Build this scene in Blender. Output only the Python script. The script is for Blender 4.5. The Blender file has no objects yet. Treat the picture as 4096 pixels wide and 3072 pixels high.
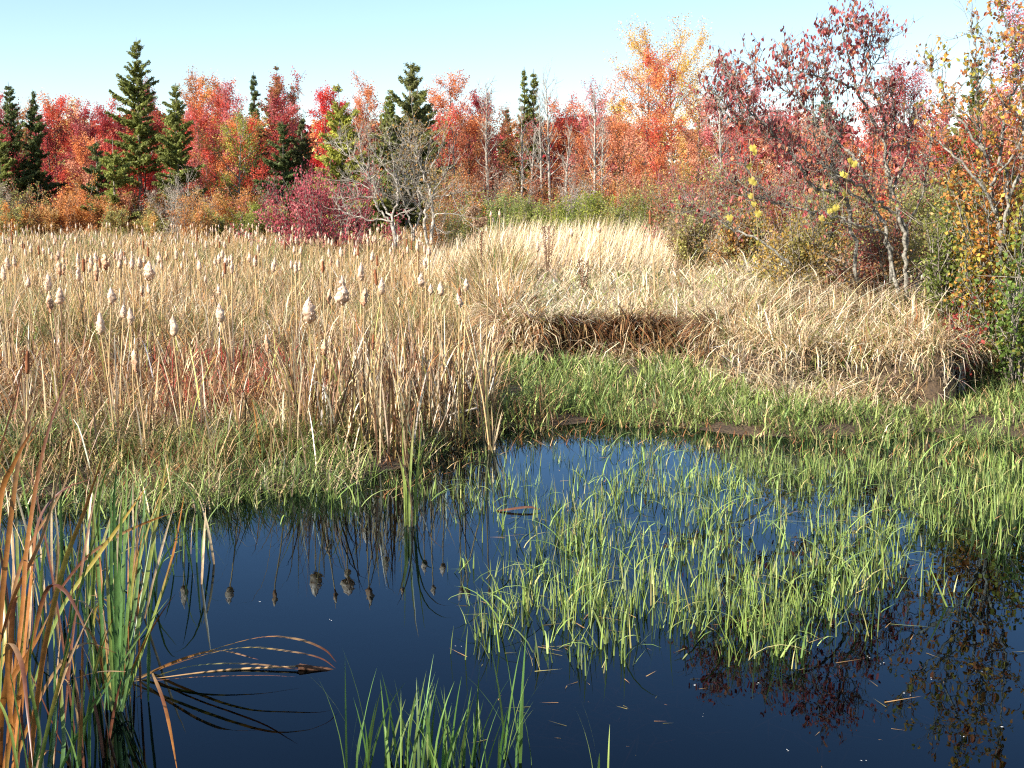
import bpy, math, random
import numpy as np
from mathutils import Vector
sc = bpy.context.scene
COL = sc.collection
# ------------------------------------------------------------------ camera, sky, sun, exposure
CAMH = 2.5; FPX = 1250.0; TP = 0.148; PITCH = math.atan(TP)
cam = bpy.data.cameras.new('camera'); co = bpy.data.objects.new('camera', cam); COL.objects.link(co)
co.location = (0, 0, CAMH); co.rotation_euler = (math.pi/2 - PITCH, 0, 0)
cam.sensor_width = 36; cam.lens = 36*FPX/1024; cam.clip_start = 0.1; cam.clip_end = 3000
sc.camera = co
SUN_AZ = (-0.80, -0.60); SUN_EL = math.radians(34)
W = bpy.data.worlds.new('World'); sc.world = W; W.use_nodes = True
wn = W.node_tree; bg = wn.nodes['Background']
sky = wn.nodes.new('ShaderNodeTexSky'); sky.sky_type = 'NISHITA'; sky.sun_disc = False
sky.sun_elevation = SUN_EL; sky.sun_rotation = math.atan2(SUN_AZ[0], SUN_AZ[1]) % (2*math.pi)
sky.air_density = 1.0; sky.dust_density = 0.1; sky.ozone_density = 2.7; sky.altitude = 100
wn.links.new(sky.outputs[0], bg.inputs[0]); bg.inputs[1].default_value = 0.086
sun = bpy.data.lights.new('sun', 'SUN'); so = bpy.data.objects.new('sun', sun); COL.objects.link(so)
sun.energy = 5.0; sun.angle = math.radians(0.55); sun.color = (1.0, 0.93, 0.82)
ce = math.cos(SUN_EL)
so.rotation_euler = Vector((SUN_AZ[0]*ce, SUN_AZ[1]*ce, math.sin(SUN_EL))).to_track_quat('Z', 'Y').to_euler()
so.location = (-30, -20, 40)
sc.view_settings.view_transform = 'Standard'; sc.view_settings.look = 'None'
sc.view_settings.exposure = 1.3; sc.view_settings.gamma = 1.0
sc.cycles.max_bounces = 8; sc.cycles.transparent_max_bounces = 12; sc.cycles.diffuse_bounces = 3
sc.cycles.glossy_bounces = 3; sc.cycles.transmission_bounces = 3; sc.cycles.caustics_reflective = False
sc.cycles.caustics_refractive = False; sc.cycles.use_denoising = False; sc.cycles.sample_clamp_indirect = 6
sc.cycles.filter_width = 1.2
# ------------------------------------------------------------------ placing helpers
CP, SP = math.cos(PITCH), math.sin(PITCH)
def zd(y):
    u = (384 - y)/FPX
    return (u - TP)/(1 + u*TP)
def gx(px, D, z):                       # world x of picture column px at distance D, height z
    return (px - 512)/FPX*(D*CP - (z - CAMH)*SP)
def zat(py, D): return CAMH + D*zd(py)   # height seen at row py at distance D
def at(px, py, D):
    z = zat(py, D); return np.array((gx(px, D, z), D, z))
def gnd(px, py, z=0.0):
    D = (z - CAMH)/zd(py); return np.array((gx(px, D, z), D, z))
def srgb(*c):
    if len(c) == 1: h = c[0]; c = [int(h[i:i+2], 16) for i in (0, 2, 4)]
    c = np.array(c, float)/255
    return np.where(c < 0.04045, c/12.92, ((c+0.055)/1.055)**2.4)
# ------------------------------------------------------------------ shore line and terrain
_sh = [(-400,500),(0,500),(180,496),(330,488),(400,466),(440,446),(520,430),(600,424),(690,430),(800,436),(900,438),(1024,444),(1500,448)]
_sx = np.array([(p-512)/FPX for p, _ in _sh]); _sD = np.array([gnd(512, y)[1] for _, y in _sh])
def vnoise(x, y, s, seed):               # smooth value noise
    x = np.asarray(x, float)/s; y = np.asarray(y, float)/s
    xi = np.floor(x).astype(np.int64); yi = np.floor(y).astype(np.int64); fx = x-xi; fy = y-yi
    fx = fx*fx*(3-2*fx); fy = fy*fy*(3-2*fy)
    def h(a, b):
        n = (a*374761393 + b*668265263 + seed*974634777) & 0xffffffff
        n = ((n ^ (n >> 13))*1274126177) & 0xffffffff
        return ((n ^ (n >> 16)) & 0xffff)/65535.0
    return (h(xi,yi)*(1-fx)+h(xi+1,yi)*fx)*(1-fy) + (h(xi,yi+1)*(1-fx)+h(xi+1,yi+1)*fx)*fy
def sstep(a, b, v):
    t = np.clip((v-a)/(b-a), 0, 1); return t*t*(3-2*t)
def shore_d(x, y):
    r = np.where(y > 1, x/np.maximum(y, 1), 0)
    return y - np.interp(r, _sx, _sD) + (vnoise(x, y, .9, 3)-.5)*.8
def bank_D(r):                           # distance at which the matted dead grass bank starts
    return np.interp(r, [(p-512)/FPX for p in (380, 470, 500, 600, 690, 730, 790, 900, 950, 975, 1024, 1200)],
                     [30, 21, 17.6, 17.2, 17.4, 15.6, 14.5, 14.2, 14.3, 15.6, 16, 16])
def hgt(x, y):
    x = np.asarray(x, float); y = np.asarray(y, float)
    d = shore_d(x, y); r = x/np.maximum(y, 1)
    z = np.clip(d*.16 - .02, -.55, .10)
    z = z + np.where(d > 1, (vnoise(x, y, 1.7, 5)-.4)*.16*sstep(1, 3, d), 0)
    b = y - bank_D(r) + (vnoise(x, y, 1.3, 9)-.5)*1.9 + (vnoise(x, y, .45, 10)-.5)*.5
    z = z + .58*sstep(-.1, .3, b)*sstep(-.06, -.01, r)
    m = sstep(-.1, .5, b)*sstep(.13, .2, r)
    z = z + m*(.16*sstep(0, 3.5, b)*(1-sstep(9,14,b)) + (vnoise(x, y, 1.1, 21)-.45)*.6*(1-sstep(6, 10, b)) + (vnoise(x, y, .45, 22)-.5)*.35*(1-sstep(6, 10, b)))
    z = np.where((r > .12) & (d < 0), np.maximum(z, -.06-.10*sstep(.8, 3.2, -d)*1.0 - .4*sstep(2.6, 4.2, -d)), z)
    z = z + sstep(60, 90, y)*.3 + sstep(150, 600, y)*3
    return z
# ------------------------------------------------------------------ mesh buffers
class Buf:
    def __init__(s): s.v = []; s.q = []; s.t = []; s.c = []; s.n = 0
    def add(s, v, q=None, t=None, c=(1,1,1)):
        v = np.asarray(v, float).reshape(-1, 3)
        c = np.asarray(c, float)
        if c.ndim == 1: c = np.tile(c, (len(v), 1))
        s.v.append(v); s.c.append(c.reshape(-1, 3))
        if q is not None and len(q): s.q.append(np.asarray(q, np.int64).reshape(-1, 4)+s.n)
        if t is not None and len(t): s.t.append(np.asarray(t, np.int64).reshape(-1, 3)+s.n)
        s.n += len(v)
    def mesh(s, name, origin=(0,0,0), smooth=False):
        me = bpy.data.meshes.new(name)
        v = np.concatenate(s.v) - np.asarray(origin, float); c = np.concatenate(s.c)
        q = np.concatenate(s.q) if s.q else np.zeros((0,4), int); t = np.concatenate(s.t) if s.t else np.zeros((0,3), int)
        me.vertices.add(len(v)); me.vertices.foreach_set('co', v.astype(np.float32).ravel())
        nl = q.size + t.size
        me.loops.add(nl); me.loops.foreach_set('vertex_index', np.concatenate([q.ravel(), t.ravel()]).astype(np.int32))
        me.polygons.add(len(q)+len(t))
        ls = np.concatenate([np.arange(len(q))*4, q.size + np.arange(len(t))*3]).astype(np.int32)
        me.polygons.foreach_set('loop_start', ls)
        if smooth: me.polygons.foreach_set('use_smooth', np.ones(len(q)+len(t), bool))
        me.update(calc_edges=True)
        a = me.color_attributes.new('Col', 'FLOAT_COLOR', 'POINT')
        a.data.foreach_set('color', np.concatenate([np.clip(c, 0, 1), np.ones((len(c),1))], 1).astype(np.float32).ravel())
        return me
    def obj(s, name, mat, parent=None, origin=(0,0,0), smooth=False):
        me = s.mesh(name, origin, smooth); me.materials.append(mat)
        o = bpy.data.objects.new(name, me); COL.objects.link(o)
        if parent is not None: o.parent = parent
        else: o.location = tuple(map(float, origin))
        return o
def tag(o, label=None, cat=None, group=None, kind=None):
    if label: o['label'] = label
    if cat: o['category'] = cat
    if group: o['group'] = group
    if kind: o['kind'] = kind
    return o
def empty(name, loc, label, cat, group=None):
    o = bpy.data.objects.new(name, None); COL.objects.link(o); o.location = tuple(map(float, loc)); o.empty_display_size = .2
    return tag(o, label, cat, group)
def wdir(az): return np.stack([np.cos(az), np.sin(az)], -1)
def blades(buf, base, az, L, w, lean, bend, cb, ct, segs=3, power=1.3, twist=.8, rng=None, prof=None):
    """N ribbons growing from base: az heading, lean / bend in radians from vertical"""
    N = len(base); base = np.asarray(base, float)
    f = lambda a: np.broadcast_to(np.asarray(a, float), (N,))
    az, L, w, lean, bend = map(f, (az, L, w, lean, bend))
    t = np.linspace(0, 1, segs+1)
    tm = (t[1:]+t[:-1])/2
    th = lean[:,None] + bend[:,None]*tm[None]**power
    ds = (L/segs)[:,None]
    hx = np.concatenate([np.zeros((N,1)), np.cumsum(np.sin(th)*ds, 1)], 1)
    vz = np.concatenate([np.zeros((N,1)), np.cumsum(np.cos(th)*ds, 1)], 1)
    d = wdir(az)
    P = np.zeros((N, segs+1, 3)); P[...,:2] = base[:,None,:2] + hx[...,None]*d[:,None]; P[...,2] = base[:,None,2]+vz
    wa = az + math.pi/2 + (rng.uniform(-twist, twist, N) if rng is not None else 0)
    wv = np.zeros((N,3)); wv[:,:2] = wdir(wa)
    if prof is None: prof = np.clip(1.0 - t**2.2*.75, 0, 1); prof[0] = .75
    pr = np.asarray(prof)
    A = P[:,:-1] - wv[:,None]*(w[:,None]*pr[None,:-1]/2)[...,None]
    B = P[:,:-1] + wv[:,None]*(w[:,None]*pr[None,:-1]/2)[...,None]
    V = np.concatenate([A, B, P[:,-1:]], 1)                       # 2*segs+1 verts
    k = 2*segs+1
    cb = np.broadcast_to(cb, (N,3)); ct = np.broadcast_to(ct, (N,3))
    tc = t[:-1]
    C1 = cb[:,None]*(1-tc)[None,:,None] + ct[:,None]*tc[None,:,None]
    C = np.concatenate([C1, C1, ct[:,None]], 1)
    i0 = (np.arange(N)*k)[:,None]; j = np.arange(segs-1)[None]
    Q = np.stack([i0+j, i0+segs+j, i0+segs+j+1, i0+j+1], -1).reshape(-1,4)
    T = np.stack([i0[:,0]+segs-1, i0[:,0]+2*segs-1, i0[:,0]+2*segs], -1)
    buf.add(V.reshape(-1,3), Q, T, C.reshape(-1,3))
def cards(buf, c, rng, size, aspect, col, droop=None, flat=0.):
    """N diamond leaves, random facing; droop: long axis hangs down"""
    N = len(c)
    a = rng.normal(size=(N,3))
    if droop is not None: a = a*(1-droop) + np.array((0,0,-1.6))*droop
    a /= np.linalg.norm(a, axis=1)[:,None]+1e-9
    b = rng.normal(size=(N,3)); b = np.cross(a, b); b /= np.linalg.norm(b, axis=1)[:,None]+1e-9
    n = np.cross(a, b)
    s = np.broadcast_to(size, (N,))[:,None]
    V = np.stack([c-a*s*.5, c+b*s*aspect*.5-a*s*.08+n*s*.07, c+a*s*.5, c-b*s*aspect*.5-a*s*.08+n*s*.07], 1)
    i = (np.arange(N)*4)[:,None]
    buf.add(V.reshape(-1,3), i+np.arange(4)[None], None, np.repeat(np.broadcast_to(col,(N,3)), 4, 0))
def leaves(buf, c, rng, size, aspect, col, droop=.5, curl=.25):
    """N folded, curled leaves of 8 vertices hanging from point c"""
    N = len(c)
    a = rng.normal(size=(N,3))*(1-droop) + np.array((0,0,-1.5))*droop
    a /= np.linalg.norm(a, axis=1)[:,None]+1e-9
    b = np.cross(a, rng.normal(size=(N,3))); b /= np.linalg.norm(b, axis=1)[:,None]+1e-9
    n = np.cross(a, b); s = np.broadcast_to(size, (N,))[:,None]
    cu = s*curl*rng.uniform(.3, 1.6, (N,1)); fo = s*rng.uniform(.05, .2, (N,1))
    m0 = c; m1 = c+a*s*.33-n*cu*.25; m2 = c+a*s*.70-n*cu*.1; m3 = c+a*s+n*cu*.5
    V = np.stack([m0, m1, m2, m3, m1+b*s*aspect*.5+n*fo, m2+b*s*aspect*.36+n*fo*.8, m1-b*s*aspect*.5+n*fo, m2-b*s*aspect*.36+n*fo*.8], 1)
    i = (np.arange(N)*8)[:,None]
    Q = np.concatenate([i+np.array([[1,2,5,4]]), i+np.array([[1,6,7,2]])])
    T = np.concatenate([i+np.array([[0,1,4]]), i+np.array([[0,6,1]]), i+np.array([[2,3,5]]), i+np.array([[2,7,3]])])
    buf.add(V.reshape(-1,3), Q, T, np.repeat(np.broadcast_to(col,(N,3)), 8, 0))
def tubes(buf, p0, p1, r0, r1, col, n=5):
    p0 = np.asarray(p0, float).reshape(-1,3); p1 = np.asarray(p1, float).reshape(-1,3); N = len(p0)
    if not N: return
    r0 = np.broadcast_to(r0, (N,)); r1 = np.broadcast_to(r1, (N,))
    a = p1-p0; a = a/(np.linalg.norm(a, axis=1)[:,None]+1e-9)
    ref = np.where(np.abs(a[:,2:3]) > .9, np.array([[1.,0,0]]), np.array([[0,0,1.]]))
    u = np.cross(a, ref); u /= np.linalg.norm(u, axis=1)[:,None]+1e-9; w = np.cross(a, u)
    an = np.arange(n)*2*math.pi/n
    ring = u[:,None]*np.cos(an)[None,:,None] + w[:,None]*np.sin(an)[None,:,None]
    V = np.concatenate([p0[:,None]+ring*r0[:,None,None], p1[:,None]+ring*r1[:,None,None]], 1)
    i = (np.arange(N)*2*n)[:,None]; j = np.arange(n)[None]; k = (j+1) % n
    Q = np.stack([i+j, i+k, i+n+k, i+n+j], -1)
    buf.add(V.reshape(-1,3), Q, None, np.repeat(np.broadcast_to(col,(N,3)), 2*n, 0))
def tube_path(buf, pts, rad, col, n=8):
    """one continuous tube through pts (joined rings)"""
    P = np.asarray(pts, float); M = len(P); rad = np.broadcast_to(rad, (M,))
    T = np.gradient(P, axis=0); T /= np.linalg.norm(T, axis=1)[:,None]+1e-9
    ref = np.array((0.13, .9, .05)); U = np.cross(T, ref); U /= np.linalg.norm(U, axis=1)[:,None]; Wv = np.cross(T, U)
    an = np.arange(n)*2*math.pi/n
    V = P[:,None] + (U[:,None]*np.cos(an)[None,:,None] + Wv[:,None]*np.sin(an)[None,:,None])*rad[:,None,None]
    i = (np.arange(M-1)*n)[:,None]; j = np.arange(n)[None]; k = (j+1) % n
    Q = np.stack([i+j, i+k, i+n+k, i+n+j], -1).reshape(-1,4)
    V = np.concatenate([V.reshape(-1,3), P[:1], P[-1:]])
    j = np.arange(n); k = (j+1) % n
    Tt = np.concatenate([np.stack([np.full(n, M*n), k, j], -1), np.stack([np.full(n, M*n+1), (M-1)*n+j, (M-1)*n+k], -1)])
    c = np.asarray(col, float)
    if c.ndim == 2: c = np.concatenate([np.repeat(c, n, 0), c[:1], c[-1:]])
    buf.add(V, Q, Tt, c)
def spline(pts, m):
    P = np.asarray(pts, float); n = len(P)
    if n < 3: return P[0] + (P[-1]-P[0])*np.linspace(0,1,m)[:,None]
    t = np.linspace(0, n-1, m); i = np.clip(t.astype(int), 0, n-2); f = (t-i)[:,None]
    Q = np.concatenate([2*P[:1]-P[1:2], P, 2*P[-1:]-P[-2:-1]])
    a, b, c, d = Q[i], Q[i+1], Q[i+2], Q[i+3]
    return .5*((2*b)+(-a+c)*f+(2*a-5*b+4*c-d)*f**2+(-a+3*b-3*c+d)*f**3)
# ------------------------------------------------------------------ materials
def newmat(name):
    m = bpy.data.materials.new(name); m.use_nodes = True; nt = m.node_tree; nt.nodes.clear()
    return m, nt, nt.nodes.new, nt.links.new
def leaf_mat(name, trans=.35, rough=.55, nscale=14., namp=.25, spec=.3):
    m, nt, N, L = newmat(name)
    out = N('ShaderNodeOutputMaterial'); a = N('ShaderNodeAttribute'); a.attribute_name = 'Col'
    tc = N('ShaderNodeTexCoord'); no = N('ShaderNodeTexNoise'); no.inputs['Scale'].default_value = nscale; no.inputs['Detail'].default_value = 3
    L(tc.outputs['Object'], no.inputs['Vector'])
    mr = N('ShaderNodeMapRange'); mr.inputs[1].default_value = .3; mr.inputs[2].default_value = .7
    mr.inputs[3].default_value = 1-namp; mr.inputs[4].default_value = 1+namp; L(no.outputs[0], mr.inputs[0])
    mx = N('ShaderNodeVectorMath'); mx.operation = 'SCALE'; L(a.outputs['Color'], mx.inputs[0]); L(mr.outputs[0], mx.inputs['Scale'])
    p = N('ShaderNodeBsdfPrincipled'); L(mx.outputs[0], p.inputs['Base Color']); p.inputs['Roughness'].default_value = rough
    p.inputs['Specular IOR Level'].default_value = spec
    if trans > 0:
        t = N('ShaderNodeBsdfTranslucent'); L(mx.outputs[0], t.inputs['Color'])
        ms = N('ShaderNodeMixShader'); ms.inputs[0].default_value = trans
        L(p.outputs[0], ms.inputs[1]); L(t.outputs[0], ms.inputs[2]); L(ms.outputs[0], out.inputs[0])
    else: L(p.outputs[0], out.inputs[0])
    return m
M_grass = leaf_mat('grass_blades', .3, .5, 6, .25)
M_leaf = leaf_mat('tree_leaves', .5, .55, 3, .2)
M_near = leaf_mat('cattail_leaf', .3, .38, 30, .22, .5)
M_needle = leaf_mat('needles', .45, .6, 3, .2)
def bark_mat(name, light, dark, scale=18, bump=.5):
    m, nt, N, L = newmat(name)
    out = N('ShaderNodeOutputMaterial'); tc = N('ShaderNodeTexCoord'); no = N('ShaderNodeTexNoise')
    no.inputs['Scale'].default_value = scale; no.inputs['Detail'].default_value = 6; no.inputs['Roughness'].default_value = .7
    L(tc.outputs['Object'], no.inputs['Vector'])
    r = N('ShaderNodeValToRGB'); r.color_ramp.elements[0].position = .40; r.color_ramp.elements[1].position = .58
    r.color_ramp.elements[0].color = (*dark, 1); r.color_ramp.elements[1].color = (*light, 1)
    L(no.outputs[0], r.inputs[0]); p = N('ShaderNodeBsdfPrincipled'); L(r.outputs[0], p.inputs['Base Color'])
    p.inputs['Roughness'].default_value = .85
    b = N('ShaderNodeBump'); b.inputs['Strength'].default_value = bump; b.inputs['Distance'].default_value = .01
    L(no.outputs[0], b.inputs['Height']); L(b.outputs[0], p.inputs['Normal']); L(p.outputs[0], out.inputs[0])
    return m
M_bark_pale = bark_mat('pale_bark', (.42,.38,.32), (.16,.13,.10), 10)
M_bark_grey = bark_mat('grey_bark', (.30,.26,.21), (.11,.085,.065), 8)
M_bark_dark = bark_mat('dark_bark', (.13,.10,.08), (.045,.034,.026), 8)
M_lichen = bark_mat('lichen_bark', (.30,.28,.23), (.05,.04,.03), 22, .8)
M_fluff = leaf_mat('cattail_fluff', .25, .95, 45, .3, .05)
M_head = leaf_mat('cattail_velvet', 0, .9, 60, .3, .1)
M_stalk = leaf_mat('stalk', .0, .6, 20, .25)
# ground: mud and thatch
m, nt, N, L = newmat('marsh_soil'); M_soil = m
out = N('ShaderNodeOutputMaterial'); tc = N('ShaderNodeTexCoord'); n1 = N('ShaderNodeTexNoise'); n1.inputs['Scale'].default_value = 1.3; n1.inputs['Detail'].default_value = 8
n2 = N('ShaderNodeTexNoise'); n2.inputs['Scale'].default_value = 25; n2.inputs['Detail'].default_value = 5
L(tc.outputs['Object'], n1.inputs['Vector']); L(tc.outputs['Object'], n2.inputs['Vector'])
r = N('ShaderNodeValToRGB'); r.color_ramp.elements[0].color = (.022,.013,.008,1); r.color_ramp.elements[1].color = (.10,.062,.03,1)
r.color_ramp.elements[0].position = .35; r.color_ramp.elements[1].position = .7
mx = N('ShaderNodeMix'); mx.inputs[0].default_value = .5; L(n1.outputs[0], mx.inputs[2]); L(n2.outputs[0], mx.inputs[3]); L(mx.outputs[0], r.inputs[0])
gp = N('ShaderNodeNewGeometry'); sx = N('ShaderNodeSeparateXYZ'); L(gp.outputs['Position'], sx.inputs[0])   # bed turns near black in the deeper pool
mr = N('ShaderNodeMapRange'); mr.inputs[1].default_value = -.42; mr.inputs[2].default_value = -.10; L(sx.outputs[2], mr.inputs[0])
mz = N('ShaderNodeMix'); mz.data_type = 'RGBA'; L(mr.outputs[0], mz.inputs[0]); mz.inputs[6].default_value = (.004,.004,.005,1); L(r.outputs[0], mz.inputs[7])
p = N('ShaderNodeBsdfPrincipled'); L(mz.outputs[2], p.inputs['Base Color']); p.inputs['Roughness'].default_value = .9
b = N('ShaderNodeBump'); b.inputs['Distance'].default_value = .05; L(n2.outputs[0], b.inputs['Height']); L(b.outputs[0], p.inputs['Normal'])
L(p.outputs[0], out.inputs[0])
# water: mirror by Fresnel over dark clear peat water
m, nt, N, L = newmat('pond_water'); M_water = m
out = N('ShaderNodeOutputMaterial'); tc = N('ShaderNodeTexCoord'); no = N('ShaderNodeTexNoise'); no.inputs['Scale'].default_value = 2.2; no.inputs['Detail'].default_value = 2
L(tc.outputs['Object'], no.inputs['Vector'])
b = N('ShaderNodeBump'); b.inputs['Strength'].default_value = .05; b.inputs['Distance'].default_value = .02; L(no.outputs[0], b.inputs['Height'])
gl = N('ShaderNodeBsdfGlossy'); gl.inputs['Roughness'].default_value = .0; L(b.outputs[0], gl.inputs['Normal'])
gl.inputs['Color'].default_value = (.58,.80,1,1)
tr = N('ShaderNodeBsdfTransparent'); tr.inputs['Color'].default_value = (.30,.20,.10,1)
fr = N('ShaderNodeFresnel'); fr.inputs['IOR'].default_value = 1.29
ms = N('ShaderNodeMixShader'); L(fr.outputs[0], ms.inputs[0]); L(tr.outputs[0], ms.inputs[1]); L(gl.outputs[0], ms.inputs[2]); L(ms.outputs[0], out.inputs[0])
# ------------------------------------------------------------------ ground and water
ys = np.concatenate([np.arange(-24, 3, 1.5), np.arange(3, 24, .22), 24*np.exp(np.linspace(0, math.log(1500/24), 70))])
us = np.concatenate([np.linspace(-2.2, -.55, 14), np.linspace(-.5, .5, 130), np.linspace(.55, 2.2, 14)])
Yg, Ug = np.meshgrid(ys, us, indexing='ij'); Xg = Ug*np.maximum(Yg, 14)
Zg = hgt(Xg, Yg); Zg[Yg < 3.5] = -.5
bf = Buf(); ny, nx = Xg.shape
idx = np.arange(ny*nx).reshape(ny, nx)
bf.add(np.stack([Xg, Yg, Zg], -1), np.stack([idx[:-1,:-1], idx[:-1,1:], idx[1:,1:], idx[1:,:-1]], -1).reshape(-1,4))
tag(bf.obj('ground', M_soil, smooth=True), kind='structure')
bf = Buf(); bf.add([(-52,-24,0),(52,-24,0),(52,17,0),(-52,17,0)], [[0,1,2,3]])
tag(bf.obj('water', M_water), kind='structure')
# ------------------------------------------------------------------ grasses (stuff)
R = np.random.default_rng(7)
def pick(rng, pal, n, var=.34):
    """n colours out of a weighted palette, each with its own brightness"""
    w = np.array([p[0] for p in pal], float); w /= w.sum()
    C = np.array([p[1] for p in pal]); i = rng.choice(len(pal), n, p=w)
    return C[i]*np.exp(rng.normal(0, var, (n,1)))*(1+rng.normal(0, .05, (n,3)))
STRAW = (.66,.49,.29); PALE = (.82,.68,.48); TAN = (.46,.31,.15); OLIVE = (.22,.20,.06); GREEN = (.14,.20,.055); LIME = (.27,.33,.09)
RUST = (.30,.12,.045); BROWN = (.20,.105,.045); RED = (.42,.07,.05); DEAD = (.36,.24,.13); ORG = (.48,.24,.08)
def field(n, D0, D1, p0, p1, rng, power=1.0):
    """points on the ground; log-uniform in distance so near and far cover alike"""
    u = rng.random(n); D = D0*(D1/D0)**(u**power)
    r = (rng.uniform(p0, p1, n)-512)/FPX
    return r*D*1.0, D, r*FPX+512
def put(x, y, dz=0.): return np.stack([x, y, hgt(x, y)+dz], -1)
# meadow on the left and middle
def meadow(name, label, n, D0, D1, p0, p1, pal_f, Lr, lean, bend, seed, wpx=.85, keep=None, toned=None, segs=3):
    rng = np.random.default_rng(seed)
    x, y, px = field(n, D0, D1, p0, p1, rng)
    k = np.ones(n, bool)
    if keep is not None: k &= keep(x, y, px)
    x, y, px = x[k], y[k], px[k]; n = len(x)
    L = rng.uniform(Lr[0], Lr[1], n)*(.6+.5*vnoise(x, y, 2.3, seed)+.5*vnoise(x, y, .45, seed+1))
    w = np.maximum(.007, y/FPX*wpx)*rng.uniform(.6, 1.3, n)
    pals, noi = pal_f
    f = noi(x, y, px); c = np.zeros((n,3))
    lvl = np.clip((f*len(pals)).astype(int), 0, len(pals)-1)
    for i, pl in enumerate(pals):
        s = lvl == i; c[s] = pick(rng, pl, int(s.sum()))
    bfr = Buf()
    blades(bfr, put(x, y, -.03), rng.uniform(0, 2*math.pi, n), L, w, rng.uniform(lean[0], lean[1], n), rng.uniform(bend[0], bend[1], n), c*.75, c, segs, 1.4, .9, rng)  # blade bases darkened, shade low in the grass put into the colour
    o = bfr.obj(name, M_grass); tag(o, label, 'grass', kind='stuff'); return o
left_far = [[(3,TAN),(2,STRAW),(3,ORG),(1,OLIVE),(1,RUST)], [(3,STRAW),(2,PALE),(2,TAN),(2,ORG),(1,OLIVE)], [(2,OLIVE),(1,GREEN),(2,TAN),(3,STRAW),(1,ORG)], [(3,LIME),(2,GREEN),(2,TAN),(1,RUST)]]
nf = lambda x, y, px: np.clip(.55*vnoise(x, y, 5, 31)+.45*vnoise(x, y, 1.6, 32), 0, .999)
beyond = lambda x, y, px: (shore_d(x, y) > .3)
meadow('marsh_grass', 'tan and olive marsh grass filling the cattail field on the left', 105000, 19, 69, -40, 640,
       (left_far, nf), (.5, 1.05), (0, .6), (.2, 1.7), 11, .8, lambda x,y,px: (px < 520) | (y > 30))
SHADE_DARK = (.07,.045,.025)  # blade colour standing in for shade in the gaps and under the bank
left_near = [[(4,RUST),(3,TAN),(3,BROWN),(1,STRAW),(2,ORG),(2,SHADE_DARK)], [(3,TAN),(3,STRAW),(2,RUST),(2,OLIVE),(1,ORG),(2,SHADE_DARK)], [(3,OLIVE),(3,GREEN),(2,TAN),(2,STRAW),(1,SHADE_DARK)], [(3,LIME),(3,GREEN),(2,OLIVE),(1,STRAW),(1,SHADE_DARK)]]
meadow('rust_marsh_grass', 'rusty brown and olive grass tangled round the near cattail stems', 60000, 11.0, 21, -60, 540,
       (left_near, lambda x, y, px: np.clip(.5*vnoise(x, y, 2.6, 31)+.5*vnoise(x, y, .7, 32)-.16+.40*sstep(13.2, 11.0, y), 0, .999)), (.25, .6), (0, .9), (.7, 2.6), 12, 1.15, lambda x,y,px: (shore_d(x,y) > .9) & ((px < 490) | (y > 17.4)) & ((shore_d(x,y) > 1.5) | (vnoise(x,y,.5,77) > .4)))
meadow('red_herbs', 'small red weeds among the brown marsh grass', 2600, 12.5, 17, 150, 420,
       ([[(2,RED),(1,RUST)]], nf), (.2, .6), (0, .7), (.2, 1.2), 13, 1.2, lambda x,y,px: (vnoise(x, y, 1.1, 41) > .62))
# green grass along the left bank
shore_pal = [[(3,GREEN),(3,LIME),(2,OLIVE),(2,TAN)], [(4,LIME),(2,GREEN),(2,STRAW)], [(2,GREEN),(2,OLIVE),(3,TAN),(1,RUST)], [(2,LIME),(2,BROWN),(2,TAN)]]
meadow('bank_grass', 'bright green grass fringing the water under the cattails', 17000, 9.4, 15, -60, 560,
       (shore_pal, nf), (.16, .46), (0, .7), (.1, 1.9), 14, 1.15, lambda x,y,px: (vnoise(x,y,.35,71) > .36) & (shore_d(x,y) > -.35) & (shore_d(x,y) < .3+1.6*vnoise(x,y,1.2,5)))
# green lawn patch below the undercut bank and along the right shore
meadow('green_marsh_grass', 'lush flattened green grass below the straw covered bank', 38000, 10.9, 17.6, 470, 1080,
       ([[(4,(.12,.2,.06)),(3,GREEN),(3,LIME)], [(5,LIME),(3,GREEN),(1,STRAW)], [(3,GREEN),(3,LIME),(1,TAN)]], nf), (.16, .40), (0, .8), (.2, 1.8), 15, 1.15,
       lambda x,y,px: (vnoise(x,y,.4,72) > .30) & (shore_d(x,y) > -.3) & (y < bank_D(x/y)-.15) & ((shore_d(x,y) > .4)|(vnoise(x,y,.6,8) > .45)))
# straw: matted bank, middle and right
straw_pal = [[(4,STRAW),(4,PALE),(1,TAN)], [(4,PALE),(3,STRAW),(1,OLIVE),(1,LIME)], [(3,STRAW),(2,TAN),(2,PALE),(1,GREEN)]]
meadow('straw_grass', 'pale dry straw grass matted over the bank', 110000, 14.0, 34, 470, 1090,
       (straw_pal, nf), (.25, .75), (.2, 1.2), (.8, 2.8), 16, 1.05, lambda x,y,px: (y > bank_D(x/y)+.1))
meadow('green_undergrowth', 'green grass showing through the pale straw', 16000, 17, 32, 430, 800,
       ([[(3,GREEN),(3,LIME),(2,OLIVE)]], nf), (.25, .45), (.1, .9), (.5, 1.6), 17, .8, lambda x,y,px: (y > bank_D(x/y)+.6) & (vnoise(x, y, 1.8, 43) > .55))
# fine upright reed stems leaning to the right behind the straw
rng = np.random.default_rng(18); n = 9000
x, y, px = field(n, 26, 43, 420, 760, rng)
bfr = Buf(); c = pick(rng, [(3,STRAW),(3,PALE),(1,TAN)], n)
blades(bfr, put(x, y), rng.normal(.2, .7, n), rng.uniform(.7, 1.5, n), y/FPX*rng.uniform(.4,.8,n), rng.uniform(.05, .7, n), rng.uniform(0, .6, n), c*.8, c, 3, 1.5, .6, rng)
tag(bfr.obj('reed_stems', M_grass), 'fine pale reed stems leaning over behind the straw grass', 'reeds', kind='stuff')
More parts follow.
